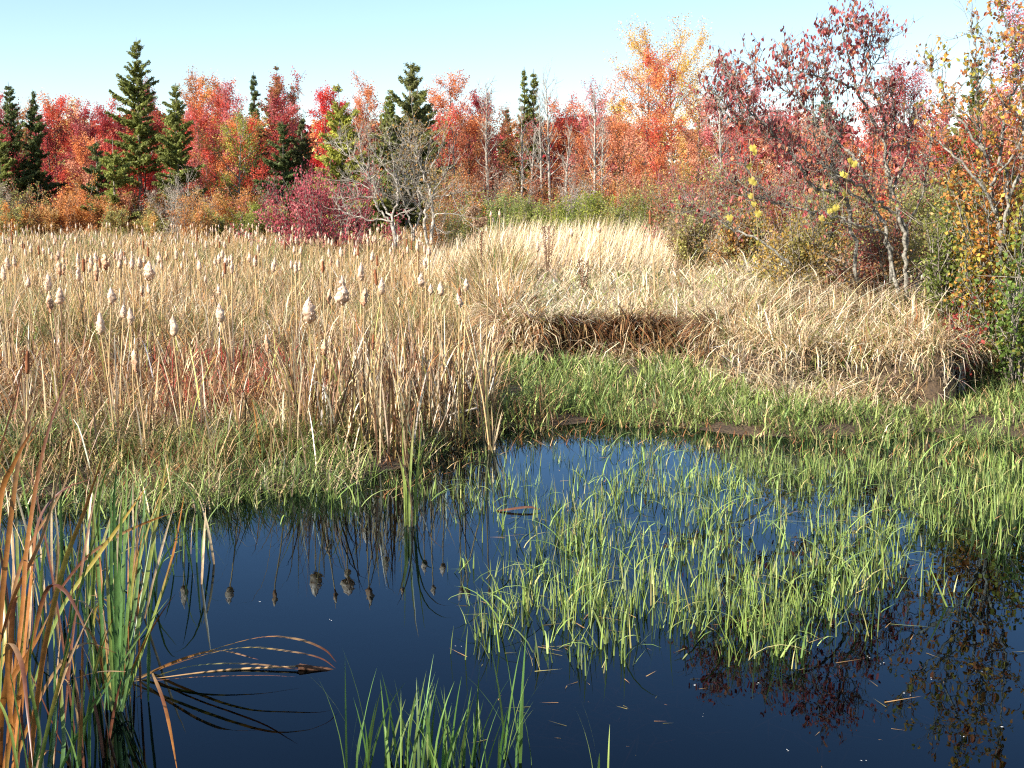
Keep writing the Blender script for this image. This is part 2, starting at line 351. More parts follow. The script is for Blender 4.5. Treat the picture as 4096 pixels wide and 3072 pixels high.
# dead grass overhanging the dark undercut
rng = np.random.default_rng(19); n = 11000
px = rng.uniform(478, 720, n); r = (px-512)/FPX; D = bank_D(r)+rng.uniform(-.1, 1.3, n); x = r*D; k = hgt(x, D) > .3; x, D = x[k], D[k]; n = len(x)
bfr = Buf(); c = np.where((vnoise(x, D, .5, 91) < .62)[:,None], pick(rng, [(3,RUST),(2,TAN),(3,BROWN),(3,SHADE_DARK)], n), pick(rng, [(3,STRAW),(2,PALE),(2,TAN),(1,RUST)], n))  # darkest blades put the undercut's shadow into the grass colour
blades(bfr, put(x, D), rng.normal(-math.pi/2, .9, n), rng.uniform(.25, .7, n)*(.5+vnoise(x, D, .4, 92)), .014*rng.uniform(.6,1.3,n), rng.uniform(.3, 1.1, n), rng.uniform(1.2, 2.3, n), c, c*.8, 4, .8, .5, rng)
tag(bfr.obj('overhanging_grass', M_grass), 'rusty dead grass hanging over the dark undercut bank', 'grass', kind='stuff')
# emergent grass standing in the pool: clusters (px, py, rx, ry, count, height)
clus = [(560,510,70,30,420,.22),(640,470,110,34,900,.22),(740,470,110,30,1100,.24),(880,470,130,24,1500,.26),(990,480,60,40,900,.28),
        (560,530,40,30,380,.36),(610,560,70,40,520,.30),(700,520,70,50,700,.26),(820,560,110,45,800,.26),(760,600,90,38,620,.30),
        (520,612,36,30,260,.30),(580,605,60,34,480,.34),(640,600,60,34,420,.32),(700,610,60,30,420,.34),(770,625,50,26,360,.36),
        (880,585,40,24,380,.36),(850,545,60,26,420,.28),(500,640,24,14,120,.30),(600,655,90,20,160,.26),(760,650,50,12,150,.28),
        (930,520,50,30,240,.26),(1000,520,40,30,360,.3),(470,500,40,16,200,.24),(400,490,50,10,160,.22),(250,500,150,12,420,.28),(60,560,60,50,380,.34),(150,540,60,30,200,.28),
        (810,510,200,40,1200,.22),(700,560,240,60,600,.24),(520,480,90,50,420,.2),(620,500,150,60,500,.2),(780,470,110,26,900,.22),(900,475,110,30,1100,.24),(1000,485,60,30,800,.26),(880,520,130,40,700,.22),(540,580,60,60,200,.24)]
rng = np.random.default_rng(20); bfr = Buf(); bfs = Buf()
for (cx, cy, rx, ry, n, h) in clus:
    n = int(n*(.36 if cy > 530 else .40)); h *= .80
    m_ = max(8, n//4)
    tx = rng.normal(cx, rx*.55, m_); ty = rng.normal(cy, ry*.6, m_)
    k = rng.integers(0, m_, n)
    D = CAMH/-zd(np.clip(ty, 400, 700)); X = (tx-512)/FPX*(D*CP+CAMH*SP)
    bx = X[k]+rng.normal(0, .05, n); by = D[k]+rng.normal(0, .06, n)
    ok = shore_d(bx, by) < .5; bx, by, k = bx[ok], by[ok], k[ok]; n = len(bx)
    base = np.stack([bx, by, np.full(n, -.12)], -1)
    taz = rng.uniform(0, 2*math.pi, m_)[k]
    c = pick(rng, [(4,(.26,.36,.085)),(3,(.33,.42,.13)),(2,GREEN),(1,(.45,.42,.16))], n, .18)
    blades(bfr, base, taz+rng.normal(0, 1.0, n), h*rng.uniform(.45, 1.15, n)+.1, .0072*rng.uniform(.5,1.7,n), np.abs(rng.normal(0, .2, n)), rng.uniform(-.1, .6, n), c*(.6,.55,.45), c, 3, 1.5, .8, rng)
    # a few bent over and floating blades
    q = max(1, n//14); s = rng.integers(0, n, q)
    blades(bfr, base[s]+(0,0,.1), rng.uniform(0, 6.28, q), rng.uniform(.2, .5, q), .011, rng.uniform(.3,.8,q), rng.uniform(1.0, 2.0, q), c[s], c[s], 5, 1., .3, rng)
    # submerged dead blades
    q = n//3; s = rng.integers(0, n, q); b2 = base[s]+rng.normal(0, .12, (q,3))*(1,1,0); b2[:,2] = rng.uniform(-.09,-.015,q)
    cc = pick(rng, [(2,(.5,.30,.12)),(1,(.3,.25,.08))], q)
    blades(bfs, b2, rng.uniform(0,6.28,q), rng.uniform(.15,.45,q), .010, rng.uniform(1.45,1.6,q), 0., cc, cc, 2, 1, .1, rng)
q = 3200; px = rng.uniform(470, 1060, q); py = np.where((px > 660)&(rng.random(q) < .75), rng.uniform(455, 540, q), rng.uniform(450, 740, q)); D = CAMH/-zd(py)
b2 = np.stack([(px-512)/FPX*(D*CP+CAMH*SP), D, rng.uniform(-.05,-.01,q)], -1); cc = pick(rng, [(2,(.5,.30,.12)),(1,(.3,.25,.08))], q)
blades(bfs, b2, rng.uniform(0,6.28,q), rng.uniform(.1,.35,q), .010, rng.uniform(1.45,1.6,q), 0., cc, cc, 2, 1, .1, rng)
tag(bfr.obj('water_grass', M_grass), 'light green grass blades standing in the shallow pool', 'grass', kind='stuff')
tag(bfs.obj('submerged_grass', M_grass), 'brown dead grass lying under the water surface', 'grass', kind='stuff')
# brown weedy litter at the shore line
rng = np.random.default_rng(21); n = 5500; px = rng.uniform(380, 1080, n); py = rng.uniform(412, 500, n)
D = CAMH/-zd(py); x = (px-512)/FPX*(D*CP+CAMH*SP); d = shore_d(x, D); k = (d > -1.3) & (d < .5); x, D = x[k], D[k]; n = len(x)
bfr = Buf(); c = pick(rng, [(3,RUST),(3,TAN),(2,OLIVE)], n)
blades(bfr, np.stack([x, D, np.maximum(hgt(x,D), -.02)], -1), rng.uniform(0,6.28,n), rng.uniform(.06,.22,n), .009, rng.uniform(.2,1.4,n), rng.uniform(0,1,n), c, c, 2, 1, .8, rng)
tag(bfr.obj('shore_litter', M_grass), 'rusty weeds and dead litter along the shallow water edge', 'weeds', kind='stuff')
# straw draping down the mounds of the right bank
rng = np.random.default_rng(24); n = 26000
px = rng.uniform(600, 1090, n); r = (px-512)/FPX; D = bank_D(r)+rng.uniform(-1., 4.5, n); x = r*D; k = hgt(x, D) > .22; x, D = x[k], D[k]; n = len(x)
bfr = Buf(); f = vnoise(x, D, .7, 25); c = np.where((f < .33)[:,None], pick(rng, [(2,RUST),(2,TAN),(1,OLIVE),(1,GREEN)], n), pick(rng, [(4,PALE),(4,STRAW),(2,TAN),(1,LIME)], n))
blades(bfr, put(x, D), rng.uniform(0, 6.28, n), rng.uniform(.18, .62, n), .012*rng.uniform(.5,1.4,n), rng.uniform(.1, 1.6, n), rng.normal(.8, 1.2, n), c*.85, c, 5, .9, .9, rng)
tag(bfr.obj('draping_straw', M_grass), 'pale dry grass draping over the rounded mounds of the right bank', 'grass', kind='stuff')
# ------------------------------------------------------------------ trees
def add_br(segs, pts, r0, r1):
    P = np.asarray(pts); m_ = len(P)-1; rr = np.linspace(r0, r1, m_+1)
    for i in range(m_): segs.append((P[i], P[i+1], rr[i], rr[i+1]))
def wander(rng, p, d, L, n, wig, up):
    pts = [np.array(p, float)]; d = np.array(d, float)
    for i in range(n):
        d = d + rng.normal(0, wig, 3) + (0,0,up); d /= np.linalg.norm(d)
        pts.append(pts[-1]+d*L/n)
    return pts, d
def seg_obj(segs, name, mat, parent, n=4):
    b_ = Buf(); S = segs
    tubes(b_, [s[0] for s in S], [s[1]+(s[1]-s[0])*.04 for s in S], np.array([s[2] for s in S]), np.array([s[3] for s in S]), (1,1,1), n)
    return b_.obj(name, mat, parent)
def broadleaf(px, D, ytop, hw, cols, label, cat='tree', name='maple_tree', group=None, dens=1., bare=0., seed=0, bark=None, low=.08, spread=.5, lsize=None, droop=None):
    """upright broadleaf: px column, D distance, ytop picture row of its top, hw half width in px, cols list of colours"""
    rng = np.random.default_rng(seed)
    x = gx(px, D, 1.); z0 = float(hgt(x, D)); H = zat(ytop, D)-z0; Rw = hw*D/FPX
    root = empty(name, (x, D, z0), label, cat, group)
    segs = []; tr, d = wander(rng, (0,0,-.1), (rng.normal(0,.05),rng.normal(0,.05),1), H*.95, 7, .02, .1)
    rt = H*.011+.02
    add_br(segs, tr, rt, rt*.15); tr = np.array(tr)
    C, K = [], []
    nl = int(max(14, H*3.6)); cols = np.array(cols)
    for i in range(nl):
        t = low + (1-low)*(i+.5)/nl*.97; j = t*7; a = int(min(j, 6)); p = tr[a]+(tr[a+1]-tr[a])*(j-a)
        az = i*2.4+rng.normal(0,.4); prof = (math.sin(math.pi*min(1, .15+.66*t**.9))**.7)
        L = Rw*prof*rng.uniform(.75,1.25); el = spread*rng.uniform(.6,1.2)*(1.1-.2*t)
        dd = (math.cos(az)*math.cos(1.2-el), math.sin(az)*math.cos(1.2-el), math.sin(1.2-el)) if t > .5 else (math.cos(az), math.sin(az), .35+rng.uniform(0,.4))
        dn = np.array(dd)/np.linalg.norm(dd); horiz = max(.75, math.hypot(dn[0], dn[1])); L = L/horiz
        br, dl = wander(rng, p, dn, L, 4, .1, .07)
        add_br(segs, br, rt*(1-t)*.5+.012, .006)
        ccol = cols[rng.integers(len(cols))]*math.exp(rng.normal(0,.12))
        for k in range(rng.integers(4, 7)):
            f = rng.uniform(.2, 1)*4; a = int(min(f, 3)); q = br[a]+(br[a+1]-br[a])*(f-a)
            d2 = dl*.9+rng.normal(0,.55,3)+(0,0,.25); d2 /= np.linalg.norm(d2)
            tw, _ = wander(rng, q, d2, L*rng.uniform(.25,.5)+.15, 3, .12, .08); add_br(segs, tw, .010, .004)
            if rng.random() < bare: continue
            m_ = int(rng.integers(22, 42)*dens*(.6+Rw*.25))
            u = rng.random(m_)*3; a = np.minimum(u.astype(int), 2); tw = np.array(tw)
            C.append(tw[a]+(tw[a+1]-tw[a])*(u-a)[:,None]+rng.normal(0, .10+.028*Rw, (m_,3)))
            K.append(np.tile(ccol, (m_,1))*np.exp(rng.normal(0,.14,(m_,1))))
        if bare == 0 and dens > .5:                          # leaf masses along the limb
            for f in (.45, .75, 1.0)[:3 if t < .85 else 2]:
                q = br[min(4, int(f*4))]; m_ = int(46*(.5+Rw*.28)); ra = (.20+.11*Rw)*rng.uniform(.7,1.2)
                g = rng.normal(0, 1, (m_,3)); g /= np.linalg.norm(g, axis=1)[:,None]; g *= ra*rng.random((m_,1))**.4*np.array((1.1,1.1,.75))
                C.append(q+g); K.append(np.tile(ccol, (m_,1))*np.exp(rng.normal(0,.12,(m_,1))))
    seg_obj(segs, 'trunk', bark or (M_bark_grey if bare or seed % 3 == 0 else M_bark_dark), root)
    if C:
        C = np.concatenate(C); K = np.concatenate(K); ls = lsize or max(.075, D/FPX*1.35)
        b_ = Buf(); cards(b_, C, rng, ls*rng.uniform(.7,1.3,len(C)), .8, K, droop); b_.obj('crown', M_leaf, root)
    return root
def conifer(px, D, ytop, hw, col, label, seed=0, open_=.0, droopy=.15, name='spruce_tree', low=.06, tip=.05, power=.85, group=None, dens=1.):
    rng = np.random.default_rng(seed)
    x = gx(px, D, 1.); z0 = float(hgt(x, D)); H = zat(ytop, D)-z0; Rw = hw*D/FPX
    root = empty(name, (x, D, z0), label, 'tree', group)
    segs = []; rt = H*.011+.03; lx, ly = rng.normal(0,.02,2)
    tr = [np.array((lx*t*H, ly*t*H, -.1+t*(H+.1))) for t in np.linspace(0,1,8)]
    add_br(segs, tr, rt, .012); NB, AZ, LL, LE, BB, CC = [], [], [], [], [], []
    nw = int(H*2.6)
    for i in range(nw):
        t = low+(1-low)*(i/nw)**.95; z = t*H; Lw = Rw*((1-t)**power+tip)*(.85 if i % 3 else 1.12)
        if open_ and rng.random() < open_*.5: continue
        for k in range(rng.integers(5, 8)):
            az = rng.uniform(0, 2*math.pi); L = Lw*rng.uniform(.55,1.15)
            el = .25 - droopy*2*(1-t) + rng.normal(0,.12) + .5*t*t
            dd = np.array((math.cos(az)*math.cos(el), math.sin(az)*math.cos(el), math.sin(el)))
            br, dl = wander(rng, (lx*z, ly*z, z+rng.uniform(-.1,.1)), dd, L, 4, .05, .04)
            add_br(segs, br, .006+.012*(1-t), .003); br = np.array(br)
            m_ = int((22+L*150)*dens*(1-.5*open_)); u = (rng.random(m_)**.75)*4; a = np.minimum(u.astype(int),3)
            q = br[a]+(br[a+1]-br[a])*(u-a)[:,None]
            side = rng.choice([-1,1], m_); fan = az+side*rng.uniform(.3,1.2,m_)
            NB.append(q+rng.normal(0,.03,(m_,3))); AZ.append(fan); LL.append(rng.uniform(.12,.34,m_)*(.6+.4*(1-u/4))*min(1.3, .5+L*.6)); LE.append(rng.uniform(1.1, 2.1, m_))
            CC.append(np.array(col)*math.exp(rng.normal(0,.15))*np.exp(rng.normal(0,.2,(m_,1))))
    seg_obj(segs, 'trunk', M_bark_grey if open_ else M_bark_dark, root)
    NB = np.concatenate(NB); CC = np.concatenate(CC); n = len(NB); b_ = Buf()
    az_ = np.concatenate(AZ); L_ = np.concatenate(LL); off = np.stack([np.cos(az_), np.sin(az_), rng.uniform(-.5,.25,n)], -1)*(L_*rng.uniform(.1,.8,n))[:,None]
    cards(b_, NB+off, rng, L_*.85, .42, CC)
    b_.obj('crown', M_needle, root)
    return root
def bush(px, D, ytop, hw, cols, label, seed=0, dens=1., stems=14, bark=None, name='shrub', cat='shrub', group=None, droop=None, twig=1., lsize=None, wide=1.):
    rng = np.random.default_rng(seed); x = gx(px, D, .5); z0 = float(hgt(x, D)); H = zat(ytop, D)-z0; Rw = hw*D/FPX
    root = empty(name, (x, D, z0), label, cat, group); segs = []; C, K = [], []; cols = np.array(cols)
    for i in range(stems):
        az = rng.uniform(0, 2*math.pi); q = math.sqrt(rng.random()); base = np.array((math.cos(az)*Rw*.35*q, math.sin(az)*Rw*.35*q, -.05))
        out_ = rng.uniform(.1,1)*Rw; hh = H*rng.uniform(.7,1.03)*math.sqrt(max(.12, 1-(out_/Rw)**2*.75))
        tip_ = np.array((math.cos(az)*out_, math.sin(az)*out_*wide, hh)); d = tip_-base; L = np.linalg.norm(d)
        st, dl = wander(rng, base, d/L, L, 5, .09, .02); add_br(segs, st, .012+H*.004, .005)
        cc = cols[rng.integers(len(cols))]*math.exp(rng.normal(0,.13))
        for k in range(int(rng.integers(6,10)*twig)):
            f = rng.uniform(.15,1)*5; a = int(min(f,4)); p = st[a]+(st[a+1]-st[a])*(f-a)
            d2 = dl+rng.normal(0,.7,3)+(0,0,.2); d2 /= np.linalg.norm(d2)
            tw, _ = wander(rng, p, d2, L*rng.uniform(.14,.34), 3, .15, .05); add_br(segs, tw, .008, .003); tw = np.array(tw)
            m_ = int(rng.integers(10,22)*dens)
            if m_ < 1: continue
            u = rng.random(m_)*3; a = np.minimum(u.astype(int),2)
            C.append(tw[a]+(tw[a+1]-tw[a])*(u-a)[:,None]+rng.normal(0,.035+.02*H,(m_,3))); K.append(np.tile(cc,(m_,1))*np.exp(rng.normal(0,.22,(m_,1))))
    seg_obj(segs, 'branch', bark or M_bark_grey, root, 3)
    if C:
        C = np.concatenate(C); K = np.concatenate(K); b_ = Buf()
        cards(b_, C, rng, (lsize or max(.05, D/FPX*1.5))*rng.uniform(.7,1.3,len(C)), .7, K, droop); b_.obj('foliage', M_leaf, root)
    return root
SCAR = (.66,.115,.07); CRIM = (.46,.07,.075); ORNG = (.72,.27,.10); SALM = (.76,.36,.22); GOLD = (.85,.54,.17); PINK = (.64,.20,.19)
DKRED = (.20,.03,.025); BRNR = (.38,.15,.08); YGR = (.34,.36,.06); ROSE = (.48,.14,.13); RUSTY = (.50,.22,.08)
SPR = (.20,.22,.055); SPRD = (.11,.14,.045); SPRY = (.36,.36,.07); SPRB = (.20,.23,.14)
k_ = 1/2.16                                             # tables below are read off at 2212 px width
T_con = [  # x, top, half width, D, colour, open, droop, label
 (42,178,42,74,SPRD,0,.05,'dark narrow fir second from the left edge of the treeline'),
 (95,196,40,75,SPRD,0,.05,'dark pointed fir just right of the narrow left fir'),
 (4,268,40,72,SPR,0,.05,'short dark spruce cut by the left picture edge'),
 (305,84,72,74,SPR,.55,.18,'tallest spruce with open airy top standing above the red maples'),
 (386,180,56,71,SPR,.1,.12,'green spruce with visible pale trunk right of the tallest spruce'),
 (250,298,52,68,(.24,.26,.06),.3,.12,'small yellowish green spruce in front below the tallest spruce'),
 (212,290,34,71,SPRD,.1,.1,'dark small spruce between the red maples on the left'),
 (557,158,27,82,SPRD,0,.05,'narrow dark spire spruce between pink maples'),
 (587,138,48,90,(.22,.15,.06),.3,.1,'brownish spruce top wrapped in red maple leaves'),
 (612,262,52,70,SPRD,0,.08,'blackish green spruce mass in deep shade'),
 (655,250,44,71,(.12,.13,.05),.2,.15,'dark drooping spruce beside the vivid scarlet maple'),
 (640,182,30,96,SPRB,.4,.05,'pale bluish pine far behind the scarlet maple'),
 (745,180,68,66,SPRY,.25,.06,'light yellow green pine left of the bare grey thicket'),
 (878,134,80,70,(.20,.21,.07),.2,.05,'broad spruce with reddish tip behind the bare grey thicket'),
 (910,140,52,72,SPR,.2,.08,'dark spruce forking off right of the reddish tipped spruce'),
 (840,200,50,71,(.21,.24,.06),.1,.06,'bushy green pine left below the reddish tipped spruce'),
 (1136,146,22,78,SPR,.0,.05,'left one of the twin slim spruce spires'),
 (1152,150,24,78,SPR,.0,.05,'right one of the twin slim spruce spires'),
 (1142,230,40,78,SPR,.2,.05,'low wide spruce under the twin spires'),
 (1098,230,34,92,(.12,.15,.05),.1,.05,'dark rounded pine top left of the twin spires'),
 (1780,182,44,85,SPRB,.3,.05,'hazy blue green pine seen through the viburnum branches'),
 (2095,122,52,60,(.18,.20,.05),.3,.05,'dark green conifer behind the orange leaved shrub'),
 (2040,180,40,62,(.24,.22,.05),.3,.05,'olive pine at the gap left of the orange leaved shrub'),
]
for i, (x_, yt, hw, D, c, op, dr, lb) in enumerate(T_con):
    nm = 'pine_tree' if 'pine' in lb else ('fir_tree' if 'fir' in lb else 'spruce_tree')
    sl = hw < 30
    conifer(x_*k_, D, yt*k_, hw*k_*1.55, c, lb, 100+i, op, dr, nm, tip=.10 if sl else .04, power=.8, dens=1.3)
T_map = [  # x, top, hw, D, colours, density, label
 (6,206,42,79,[PINK,SCAR],1,'pinkish red maple at the far left edge'),
 (25,300,40,74,[CRIM,ORNG],1,'low red and orange maple at the left edge'),
 (130,214,50,83,[ORNG,SCAR],1,'orange red maple right of the dark firs'),
 (168,226,45,88,[ORNG,GOLD,SALM],1,'orange gold maple left of the crimson one'),
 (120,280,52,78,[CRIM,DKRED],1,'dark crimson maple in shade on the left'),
 (185,300,40,75,[SALM,ORNG,DKRED],.9,'salmon leaved maple over the left dark hollow'),
 (208,236,40,84,[CRIM,PINK],1,'crimson maple with pointed top on the left'),
 (242,226,40,87,[SCAR,CRIM],1,'red maple just left of the tallest spruce'),
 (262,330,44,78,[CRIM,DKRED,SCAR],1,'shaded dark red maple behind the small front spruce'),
 (345,172,34,86,[CRIM,BRNR],.7,'thin dark red maple right of the tallest spruce'),
 (312,270,58,75,[(.66,.045,.02),SCAR],1.2,'bright scarlet low maple under the tallest spruce'),
 (424,165,50,90,[RUSTY,ORNG],.9,'rust orange spiky maple left of the gold orange one'),
 (470,172,50,91,[ORNG,GOLD,RUSTY],.8,'tall golden orange maple in the left skyline'),
 (432,238,46,80,[SCAR,PINK],1.1,'scarlet maple behind the yellow green birch'),
 (500,196,48,86,[PINK,SCAR],1,'pink red maple left of the narrow dark spire'),
 (470,290,50,76,[ORNG,GOLD,SCAR],1,'orange yellow maple left of the birch trunk'),
 (565,250,46,76,[ORNG,SCAR],1.1,'orange red maple right of the birch'),
 (615,168,46,89,[BRNR,SCAR,RUSTY],.8,'brown red maple behind the blackish spruce'),
 (610,220,44,82,[SCAR,PINK,CRIM],1,'red maple with pale stem above the blackish spruce'),
 (690,184,36,79,[(.66,.04,.035),SCAR],1.3,'vivid scarlet tall maple beside the yellow green pine'),
 (722,214,36,84,[CRIM,PINK],1,'crimson maple partly behind the yellow green pine'),
 (805,186,48,85,[SALM,ORNG],.9,'salmon orange maple between the pine and the broad spruce'),
 (970,164,50,82,[ORNG,SALM,SCAR],1,'orange red maple right of the dark spruce'),
 (945,250,50,77,[SCAR,CRIM],1,'crimson layered maple right below the dark spruce'),
 (1034,192,34,84,[CRIM,ROSE],.9,'dull red narrow maple in the middle skyline'),
 (1070,238,56,79,[BRNR,ROSE],.8,'brownish red maple behind the bare pale trees'),
 (1010,255,50,77,[RUSTY,BRNR,ORNG],.8,'rusty maple behind the grey thicket on its right'),
 (1130,270,56,78,[ROSE,RUSTY],.8,'dusty rose maple behind the twin spire spruces'),
 (1212,224,46,80,[SALM,SCAR,ORNG],1,'salmon red maple right of the tall bare trees'),
 (1285,204,56,86,[PINK,SALM],.9,'pink orange maple right of the salmon red one'),
 (1250,285,50,76,[ORNG,SALM],1,'orange maple below the pink orange one'),
 (1334,212,34,88,[RUSTY,GOLD],.6,'small dull gold treetop left of the large golden maple'),
 (1395,146,78,78,[ORNG,SCAR,SALM],1.2,'large orange scarlet maple in front of the golden one'),
 (1458,104,112,84,[GOLD,(.85,.52,.10)],1.25,'tallest golden yellow maple of the middle skyline'),
 (1345,270,60,74,[SALM,ORNG],1,'low salmon orange maple under the orange scarlet one'),
 (1425,262,62,73,[SCAR,ORNG,SALM],1,'low red orange maple under the golden maple'),
 (1505,200,52,79,[GOLD,SALM],1,'pale orange maple right of the golden one'),
 (1545,228,46,73,[ROSE,PINK],.9,'dusty pink maple behind the left viburnum tips'),
 (1612,190,56,72,[PINK,SCAR],1,'pink red maple seen behind the viburnum arching branches'),
 (1690,238,56,70,[SALM,PINK],1,'salmon pink maple behind the middle of the viburnum'),
 (1750,260,50,66,[ORNG,SALM],.9,'orange salmon maple deep behind the viburnum'),
 (1870,240,66,64,[SCAR,PINK,ORNG],1,'scarlet maple behind the right viburnum branches'),
 (1938,146,70,68,[CRIM,PINK],1.1,'crimson maple standing right of the viburnum top'),
 (2010,232,54,60,[PINK,SCAR,ORNG],1,'red orange maple behind the right hand thicket'),
 (2130,200,70,46,[SALM,SCAR],1,'salmon red maple at the right behind orange leaves'),
 (2195,20,84,50,[PINK,CRIM],1.1,'tall pink crimson maple cut by the right picture edge'),
]
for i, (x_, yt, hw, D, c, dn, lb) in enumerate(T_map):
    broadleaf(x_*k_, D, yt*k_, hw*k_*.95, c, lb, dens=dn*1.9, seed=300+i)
broadleaf(515*k_, 73, 262*k_, 54*k_, [YGR,(.42,.38,.06),(.28,.32,.05)], 'yellow green birch with thin white trunk amid the red maples', name='birch_tree', dens=1.2, seed=371, bark=M_bark_pale)
broadleaf(40*k_, 92, 225*k_, 40*k_, [RUSTY,DKRED], 'dull rust maple behind the two dark firs', dens=1, seed=372)
T_bare = [(1055,168,34,72,.75,'slim pale bare tree left of the rusty thicket'),(1190,150,44,74,1,'tallest pale leafless tree right of the twin spruces'),
 (1172,188,30,75,1,'thin leafless pale tree beside the tallest bare one'),(1125,212,26,73,1,'slender bare grey tree below the twin spires'),
 (1282,178,40,68,.9,'grey bare trunk with short stubby branches in front of orange maples'),(1302,236,26,69,.9,'thin bare tree just right of the stubby grey trunk'),
 (1215,258,28,70,1,'short crooked bare tree right of the tallest bare tree'),(1145,262,24,71,1,'short bare sapling between the pale trees'),
 (905,300,26,70,.9,'thin bare stem right behind the grey thicket'),(1560,176,36,62,.9,'hazy leafless tree at the left viburnum tips'),
 (985,262,26,71,.9,'slender grey stem in front of the crimson layered maple'),(1700,300,24,44,1,'thin white dead stem behind the viburnum')]
for i, (x_, yt, hw, D, br, lb) in enumerate(T_bare):
    broadleaf(x_*k_, D, yt*k_, hw*k_*.8, [SALM,RUSTY], lb, name='bare_tree', dens=.2, bare=br, seed=400+i, bark=M_bark_pale, low=.35, spread=.35)
# far wood behind everything: one mass
rng = np.random.default_rng(77); C, K = [], []
pal = [(3,CRIM),(3,BRNR),(2,RUSTY),(3,SPR),(2,SPRD),(1,ORNG),(2,DKRED),(1,ROSE)]
for i in range(260):
    px = rng.uniform(-60, 1090); D = rng.uniform(94, 125); yt = 124+6*math.sin(px*.03)+rng.normal(0,5)+(4 if px > 480 else 0); x = gx(px, D, 1); H = zat(yt, D)
    c = pick(rng, pal, 1)[0]; m_ = 520; a = rng.uniform(0,6.28,m_); q = np.sqrt(rng.random(m_)); z = rng.random(m_)*H
    rr = rng.uniform(1.4,2.4)*(1-(z/H)**3*.7)
    C.append(np.stack([x+np.cos(a)*q*rr, D+np.sin(a)*q*rr, z], -1)); K.append(np.tile(c,(m_,1))*np.exp(rng.normal(0,.25,(m_,1))))
b_ = Buf(); C = np.concatenate(C); cards(b_, C, rng, .42*rng.uniform(.6,1.3,len(C)), .8, np.concatenate(K))
px = rng.uniform(-60,1090,200); D = rng.uniform(92,110,200); X = (px-512)/FPX*D
tubes(b_, np.stack([X,D,np.zeros(200)],-1), np.stack([X+rng.normal(0,.3,200),D,np.full(200,7.)],-1), .12, .05, (.16,.13,.1), 4)
tag(b_.obj('distant_forest', M_leaf), 'dense mixed autumn wood closing the view behind the front trees', 'forest', kind='stuff')
